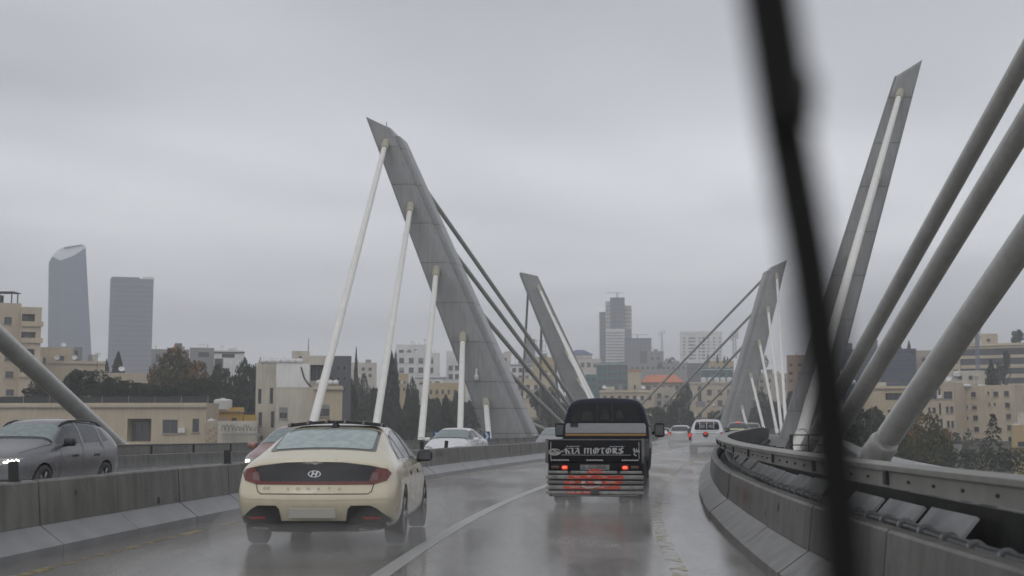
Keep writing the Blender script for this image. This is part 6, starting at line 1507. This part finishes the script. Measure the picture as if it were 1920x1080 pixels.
def crown_round(seed, n=3600):
    rng = np.random.default_rng(seed); lobes = []
    for i in range(11):
        t = rng.uniform(0, 2 * math.pi); z = rng.uniform(.22, .85); rr = rng.uniform(.2, .62) * math.sin(min(math.pi, math.pi * (z * .72 + .16))) ** .5
        lobes.append((np.array([rr * math.cos(t), rr * math.sin(t), z]), rng.uniform(.20, .36)))
    pts = []; sz = []
    while len(pts) < n:
        c, r = lobes[rng.integers(len(lobes))]; d = rng.normal(size=3); d /= np.linalg.norm(d)
        q = c + d * r * (rng.uniform(.55, 1.05) ** .6) * np.array([1, 1, .8])
        pts.append(q); sz.append(rng.uniform(.03, .070))
    return quads(pts, sz, None, rng)
def crown_cypress(seed, n=2000, pw=.8, rag=.25):
    rng = np.random.default_rng(seed); pts = []; sz = []; ups = []
    ph = rng.uniform(0, 6, 3)
    for i in range(n):
        z = rng.uniform(0, 1) ** 1.15; t = rng.uniform(0, 2 * math.pi)
        R_ = min(1, (z + .02) * 6) * (1 - z) ** pw * (1 + rag * math.sin(3 * t + ph[0] + z * 9) * math.sin(z * 17 + ph[1])) + .02
        rr = R_ * rng.uniform(.6, 1.05); pts.append((rr * math.cos(t), rr * math.sin(t), z)); sz.append(rng.uniform(.02, .045)); ups.append((math.cos(t) * .1, math.sin(t) * .1, 1))
    vs, fs = [], []
    for i, p in enumerate(pts):
        t = rng.uniform(0, 2 * math.pi); a = Vector((math.cos(t), math.sin(t), 0)); b = (Vector(ups[i]) + Vector(rng.normal(size=3)) * .25).normalized(); p = Vector(p); s = sz[i]; o = len(vs)
        vs += [p + a * s * 2.2, p + b * s * 1.2, p - a * s * 2.2, p - b * s * .8]; fs.append((o, o + 1, o + 2, o + 3))
    return vs, fs
def crown_pine(seed, n=2200):
    rng = np.random.default_rng(seed); vs, fs = [], []; lv = 13; per = n // lv // 9
    for k in range(lv):
        z = .08 + .90 * k / (lv - 1); R_ = (1 - z) ** .85 + .05
        for b in range(9):
            t = rng.uniform(0, 2 * math.pi); ln = R_ * rng.uniform(.6, 1.1); dz = rng.uniform(-.05, .03)
            for j in range(per):
                f = rng.uniform(.15, 1) ** .7; p = Vector((ln * f * math.cos(t), ln * f * math.sin(t), z + dz * f - .03 * f * f + rng.normal() * .008))
                a = Vector((math.cos(t + rng.uniform(-.9, .9)), math.sin(t + rng.uniform(-.9, .9)), rng.uniform(-.25, .1))); b_ = Vector((-a.y, a.x, rng.uniform(-.3, .3))).normalized(); s = rng.uniform(.035, .075); o = len(vs)
                vs += [p, p + a * s * 1.6 + b_ * s * .5 * .3, p + a * s * 2.0 - Vector((0, 0, .01)), p + a * s + b_ * s * -.5]; fs.append((o, o + 1, o + 2, o + 3))
    return vs, fs
_cm = {}
def crown_mesh(kind, var):
    if (kind, var) in _cm: return _cm[kind, var]
    f = {'dark': crown_round, 'autumn': crown_round, 'yellow': crown_round, 'olive': crown_round, 'cyp': crown_cypress, 'pine': crown_pine}[kind]
    vs, fs = f(sum(map(ord, kind)) * 10 + var); me = MB().add(vs, fs).mesh('crown', LF[kind]); _cm[kind, var] = me; return me
_tm = {}
def trunk_mesh(var):
    if var in _tm: return _tm[var]
    rng = np.random.default_rng(var + 50); mb = MB()
    mb.tube([(0, 0, 0), (.02, .01, .3), (-.01, .02, .6), (0, 0, .85)], [.055, .04, .028, .012], 8)
    for i in range(5):
        t = rng.uniform(0, 6.28); z = rng.uniform(.25, .55); mb.tube([(0, 0, z), (.18 * math.cos(t), .18 * math.sin(t), z + .16), (.34 * math.cos(t), .34 * math.sin(t), z + .27)], [.022, .014, .005], 5)
    _tm[var] = mb.mesh('trunk', BARK, True); return _tm[var]
_nt = [0]
def tree(label, kind, px, ytop, Y, wpx, ybot=None, group=None, name=None, z0=None):
    p = at(px, ytop, Y); zg = (ground(p.x, Y) - .2) if z0 is None else z0; H = p.z - zg; w = wpx / 2500 * Y / 2; _nt[0] += 1
    nm = name or {'cyp': 'cypress_tree', 'pine': 'pine_tree'}.get(kind, 'tree')
    r_ = thing(nm, label, 'tree', (p.x, Y, zg), (_nt[0] * 1.7) % 6.28, group)
    t = link('trunk', trunk_mesh(_nt[0] % 3), r_); t.scale = (H * .35, H * .35, H * .9)
    zc0 = 0.0
    if ybot is not None: zc0 = max(0, at(px, ybot, Y).z - zg)
    c = link('crown', crown_mesh(kind, _nt[0] % 3), r_); c.location = (0, 0, zc0)
    wr = w / (.72 if kind in ('dark', 'autumn', 'yellow', 'olive') else 1.0); c.scale = (wr, wr, (H - zc0) / (1.0 if kind in ('cyp', 'pine') else 1.12))
    return r_
tree('big autumn tree with rust brown top behind the terrace house', 'autumn', 336, 646, 196, 112, 800)
tree('green-brown lower tree at the left foot of the big autumn tree', 'autumn', 300, 682, 200, 50, 800)
tree('dark rounded tree just right of the big autumn tree', 'dark', 396, 690, 192, 70, 800)
for i, (px_, yt, w_, lb) in enumerate(((424, 668, 62, 'tall dark tree right of the autumn tree, first of the dark row'), (446, 662, 66, 'tall dark tree in the middle of the dark row beside the cream house'), (470, 664, 58, 'tall dark tree nearest the cream slit-window house'), (492, 656, 20, 'slanting dark treetop showing above the white tanks of the cream house'))): tree(lb, 'dark', px_, yt, 200 + i * 6, w_, 830)
tree('feathery dark tree rising before the dark skyscraper', 'cyp', 222, 660, 255, 30, 716); tree('small spiky shrub tree left of the feathery dark tree', 'cyp', 200, 674, 256, 16, 714)
# roof terrace planting
rng_ = random.Random(3)
TP = [(66, 728, 50, 'bushy potted tree at the outer end of the terrace planting'), (90, 712, 42, 'dark conifer on the terrace left of the sloping stay cable'), (150, 690, 62, 'largest leafy terrace tree behind the sloping stay cable'), (120, 726, 56, 'low bushy terrace tree crossed by the sloping stay cable'), (186, 716, 50, 'rounded terrace shrub right of the sloping stay cable'),
      (212, 706, 36, 'upright terrace shrub in front of the dark-edged house'), (236, 716, 50, 'dense terrace shrub middle of the glass railing'), (262, 722, 46, 'terrace shrub below the dark roof edge of the low house'), (292, 722, 48, 'small terrace tree in front of the autumn tree'), (322, 728, 46, 'narrow terrace shrub in front of the autumn tree'), (354, 708, 60, 'yellow-green bush at the end of the roof terrace')]
for px_, yt, w_, lb in TP:
    f_ = (px_ + 60) / 446; Yt = 158.5; u_, z_ = uz_b5(px_, 758); zr = b5['H'] + b5.location.z + .05
    tree(lb, 'olive' if 'yellow' in lb else 'dark', px_, yt - 7, Yt, w_ * 1.35, None, 'planting on the roof terrace', 'potted_tree', zr)
# cypress belt between the pale cables
tree('big dark cypress between the second and third pale cables', 'cyp', 732, 657, 235, 60, 830)
tree('slim tall cypress rising alone between the first two pale cables', 'cyp', 668, 653, 300, 13, 760)
tree('second pointed cypress leaning on the big dark cypress', 'cyp', 742, 662, 300, 22, 800)
CY = [(655, 690, 30), (640, 706, 34), (684, 694, 28), (700, 712, 34), (690, 738, 44), (664, 730, 50), (716, 735, 40), (765, 722, 26), (776, 700, 22), (781, 716, 30), (800, 738, 40), (762, 748, 46), (818, 735, 38), (836, 742, 40), (850, 728, 26), (866, 746, 40), (645, 750, 44), (790, 756, 50), (846, 760, 50), (880, 752, 40), (715, 765, 60), (670, 768, 60), (750, 770, 60), (820, 772, 60)]
for i, (px_, yt, w_) in enumerate(CY): tree('dark evergreen in the dense wood seen between the pale stay cables', 'cyp' if i % 3 == 1 else 'dark', px_, yt, 215 + (i * 37) % 80, w_ * 1.15, 850, 'wood between the pale stay cables')
tree('dark leafy tree behind the grey cables left of the truck', 'dark', 1022, 716, 300, 60, 800); tree('dark pointed tree right beside the distant pylon foot', 'cyp', 1044, 716, 310, 22, 800); tree('low dark tree just behind the oncoming silver car', 'dark', 1052, 750, 250, 56, 830)
tree('low dark tree at the foot of the big leaning pylon', 'dark', 985, 758, 260, 50, 830)
tree('dark tree under the arched windows of the hazy palace house', 'dark', 1062, 700, 420, 20, 740)
tree('dark spreading tree with white blossom-like gaps right of the truck cab', 'dark', 1268, 730, 270, 44, 800); tree('dark dense tree just above the truck mirror', 'dark', 1226, 752, 250, 70, 830); tree('dark tree right of the spreading tree behind the pickup', 'dark', 1300, 762, 260, 60, 830)
tree('dark tree beyond the silver hatchback roof', 'cyp', 1262, 756, 240, 40, 830); tree('bushy tree behind the white pickup roof', 'dark', 1340, 762, 280, 54, 830)
tree('leafy tree between the orange roof and the pickup', 'dark', 1285, 712, 330, 26, 770)
tree('green tree on the hilltop under the slender antenna mast', 'dark', 1262, 668, 640, 30, 700); tree('dark tree under the white high-rise', 'dark', 1238, 676, 600, 24, 700)
for i, px_ in enumerate((1327, 1345, 1358, 1364)): tree(['small cypress on the hilltop below the white high-rise', 'second small cypress right of the hilltop one', 'third small cypress near the phone tower', 'fourth small cypress closest to the phone tower'][i], 'cyp', px_, [664, 663, 668, 669][i], 555, 7, 682)
tree('dark tree behind the white cables of the distant pylon', 'dark', 1432, 728, 300, 50, 820); tree('broad dark tree between distant pylon and curving rail', 'dark', 1462, 742, 280, 56, 830); tree('dark treetop below the rose brown flats', 'dark', 1490, 726, 290, 40, 820); tree('tree on the skyline right of the distant pylon', 'dark', 1420, 660, 420, 34, 710)
# right bank
tree('dark green tree beside the wiper below the sand coloured wing', 'dark', 1632, 744, 175, 130, 900); tree('dark bushy tree behind the wiper by the thick cables', 'dark', 1572, 752, 180, 90, 900)
tree('tree turning yellow and orange behind the nearest thick cable', 'yellow', 1722, 762, 160, 130, 900); tree('second turning tree, paler, at the foot of the beige flats', 'yellow', 1752, 800, 166, 70, 900)
tree('dark pine with layered branches in front of the beige flats', 'pine', 1861, 775, 150, 66, 880)
tree('dark cypress on the roof terrace below the banded office', 'cyp', 1858, 674, 258, 26, 728); tree('tall thin dark tree standing against the banded office', 'dark', 1882, 648, 290, 26, 720)
tree('small tree on the skyline at the roof of the banded office', 'dark', 1905, 615, 330, 26, 650, z0=at(1905, 646, 330).z); tree('dark tall tree at the corner of the beige flats', 'dark', 1918, 728, 232, 40, 860)
tree('small cypress on the roof line of the blue office', 'cyp', 1686, 637, 340, 9, 656, z0=at(1686, 657, 340).z); tree('second small cypress on the roof line of the blue office', 'cyp', 1704, 638, 340, 8, 656, z0=at(1704, 657, 340).z)
# hedge at the foot of the beige flats
def hedge(label, px0, px1, ytop, Y, dep):
    rng = np.random.default_rng(11); a, b = at(px0, ytop, Y), at(px1, ytop, Y); w = b.x - a.x; h = 3.2; pts = []; sz = []
    r_ = thing('hedge', label, 'hedge', (a.x, Y, a.z - h))
    for i in range(2600):
        pts.append((rng.uniform(0, w), rng.uniform(0, dep), h * (.15 + .85 * rng.uniform(0, 1) ** .6) + .25 * math.sin(rng.uniform(0, 6)))); sz.append(rng.uniform(.10, .24))
    vs, fs = quads(pts, sz, None, rng); MB().add(vs, fs).build('foliage', LF['dark'], r_)
    MB().box((w / 2, dep / 2, -2), (w, dep, 4.5)).build('earth_bank', mat('bank_earth', (.05, .045, .032), .9, var=.3, scale=1), r_)
hedge('long dark hedge below the pine beyond the deck edge', 1778, 1960, 846, 138, 3)
# shrubs covering the slopes
def scrub():
    rng = np.random.default_rng(5); vs, fs = [], []
    for i in range(2600):
        Y = rng.uniform(130, 520); x = rng.uniform(-.42, .42) * Y + 15
        if abs(x - road(min(Y, 350))[0]) < 24 and Y < 360: continue
        z = ground(x, Y); s = rng.uniform(.8, 2.6)
        pts = np.array([x, Y, z + s * .4]) + rng.normal(size=(14, 3)) * np.array([s * .6, s * .6, s * .35])
        v, f = quads(pts, rng.uniform(.35, .8, 14) * s * .6, None, rng); o = len(vs); vs += v; fs += [tuple(k + o for k in q) for q in f]
    o = MB().add(vs, fs).build('undergrowth', LF['olive'], None, kind='stuff')
scrub()
# ------------------------------------------------------------------ the wiper just in front of the lens, out of focus
def wiper():
    D = 0.60; C = [(1412, -90), (1427, 0), (1446, 120), (1466, 250), (1490, 380), (1512, 500), (1541, 700), (1562, 900), (1580, 1140)]
    pts = [at(x, y, D) for x, y in C]; base = pts[-1].copy(); pts = [p - base for p in pts]
    r_ = thing('wiper', 'dark windscreen wiper crossing the view close to the lens, out of focus', 'wiper', base)
    WB_ = mat('wiper_black', (0.009, 0.009, 0.0085), .7, spec=.2)
    k = D / FPX
    def band(wl, wr, y0, y1, nm, m, i0=0, i1=None):
        q = pts[i0:i1]; vs = []; fs = []
        for p in q:
            for dx, dy in ((-wl, y0), (wr, y0), (wr * .8, y1), (-wl * .8, y1)): vs.append(p + Vector((dx * k, dy, 0)))
        n = len(q)
        for i in range(n - 1):
            for j in range(4): fs.append((4 * i + j, 4 * i + (j + 1) % 4, 4 * i + 4 + (j + 1) % 4, 4 * i + 4 + j))
        fs += [(0, 1, 2, 3), (4 * n - 1, 4 * n - 2, 4 * n - 3, 4 * n - 4)]
        return MB().add(vs, fs).build(nm, m, r_)
    band(47, 43, -.012, .004, 'blade_spine', WB_)
    band(14, 14, .004, .014, 'rubber_lip', RUBBER)
    band(56, 49, -.020, -.013, 'arm', WB_, 0, 4)
    p = (pts[2] + pts[3]) / 2 + Vector((46 * k, -.016, 0)); MB().add(*rbox(p, (26 * k, .012, 60 * k), .002, 2)).build('arm_joint', mat('wiper_joint', (.03, .03, .03), .5), r_)
wiper()
# ------------------------------------------------------------------ spray thrown up by wheels
def spray_mat(d):
    m = bpy.data.materials.new('spray_mist'); m.use_nodes = True; n, l = m.node_tree.nodes, m.node_tree.links; n.clear()
    o = n.new('ShaderNodeOutputMaterial'); v = n.new('ShaderNodeVolumePrincipled'); v.inputs['Color'].default_value = (.9, .9, .9, 1); v.inputs['Density'].default_value = d; v.inputs['Anisotropy'].default_value = .2
    l.new(v.outputs[0], o.inputs['Volume']); return m
SPR = spray_mat(.15)
def spray(root, y0, w, ln, h, xs):
    mb = MB()
    bm = bmesh.new(); bmesh.ops.create_icosphere(bm, subdivisions=3, radius=1); V = [v.co.copy() for v in bm.verts]; F = [[v.index for v in f.verts] for f in bm.faces]; bm.free()
    M = root.matrix_world if False else (Matrix.Translation(root.location) @ Matrix.Rotation(root.rotation_euler.z, 4, 'Z'))
    for x, y, z, a, b, c in xs:
        q = MB().add([M @ Vector((x + v.x * a, y + v.y * b, z + v.z * c)) for v in V], F).build('spray', SPR, None, smooth=True, kind='stuff')
ob = {o.name: o for o in COL.objects}
SPV = [(-.75, .4, .20, .42, 1.3, .34), (.78, .5, .20, .45, 1.4, .36), (0, -.5, .12, 1.15, 1.3, .22), (.95, 2.6, .15, .40, 2.0, .30)]
spray(ob['cream_sedan'], 0, 0, 0, 0, SPV)
spray(ob['dark_truck'], 0, 0, 0, 0, [(-.6, .5, .12, .5, 1.2, .26), (.65, .5, .12, .5, 1.3, .28), (0, -1.0, .06, 1.2, 1.5, .18), (.95, 2.5, .15, .4, 2.2, .28)])
spray(ob['white_pickup'], 0, 0, 0, 0, [(0, -1.0, .22, 1.3, 3.0, .5)])
spray(ob['silver_hatchback.001'], 0, 0, 0, 0, [(0, -1.5, .3, 1.5, 4.0, .6)])
# low veil of spray hanging over both carriageways
VEIL = spray_mat(.011); VEIL.name = 'road_spray_veil'
for o0, o1, ya in ((.9, 6.6, 7), (-7.4, -1.6, 16)):
    ov = strip([(o0, .03), (o0, .55), (o1, .55), (o1, .03)], ya, 140, 3).build('spray', VEIL, None, kind='stuff')
    bm = bmesh.new(); bm.from_mesh(ov.data); bmesh.ops.recalc_face_normals(bm, faces=bm.faces); bm.to_mesh(ov.data); bm.free()
# ------------------------------------------------------------------ misty air
hz = bpy.data.materials.new('misty_air'); hz.use_nodes = True; n_, l_ = hz.node_tree.nodes, hz.node_tree.links; n_.clear()
ho = n_.new('ShaderNodeOutputMaterial'); hv = n_.new('ShaderNodeVolumePrincipled'); hv.inputs['Color'].default_value = (.93, .95, 1.0, 1); hv.inputs['Density'].default_value = 0.00074; hv.inputs['Anisotropy'].default_value = 0.0
l_.new(hv.outputs[0], ho.inputs['Volume'])
MB().box((0, 1255, 87), (3440, 2940, 228)).build('haze', hz, None, kind='stuff')
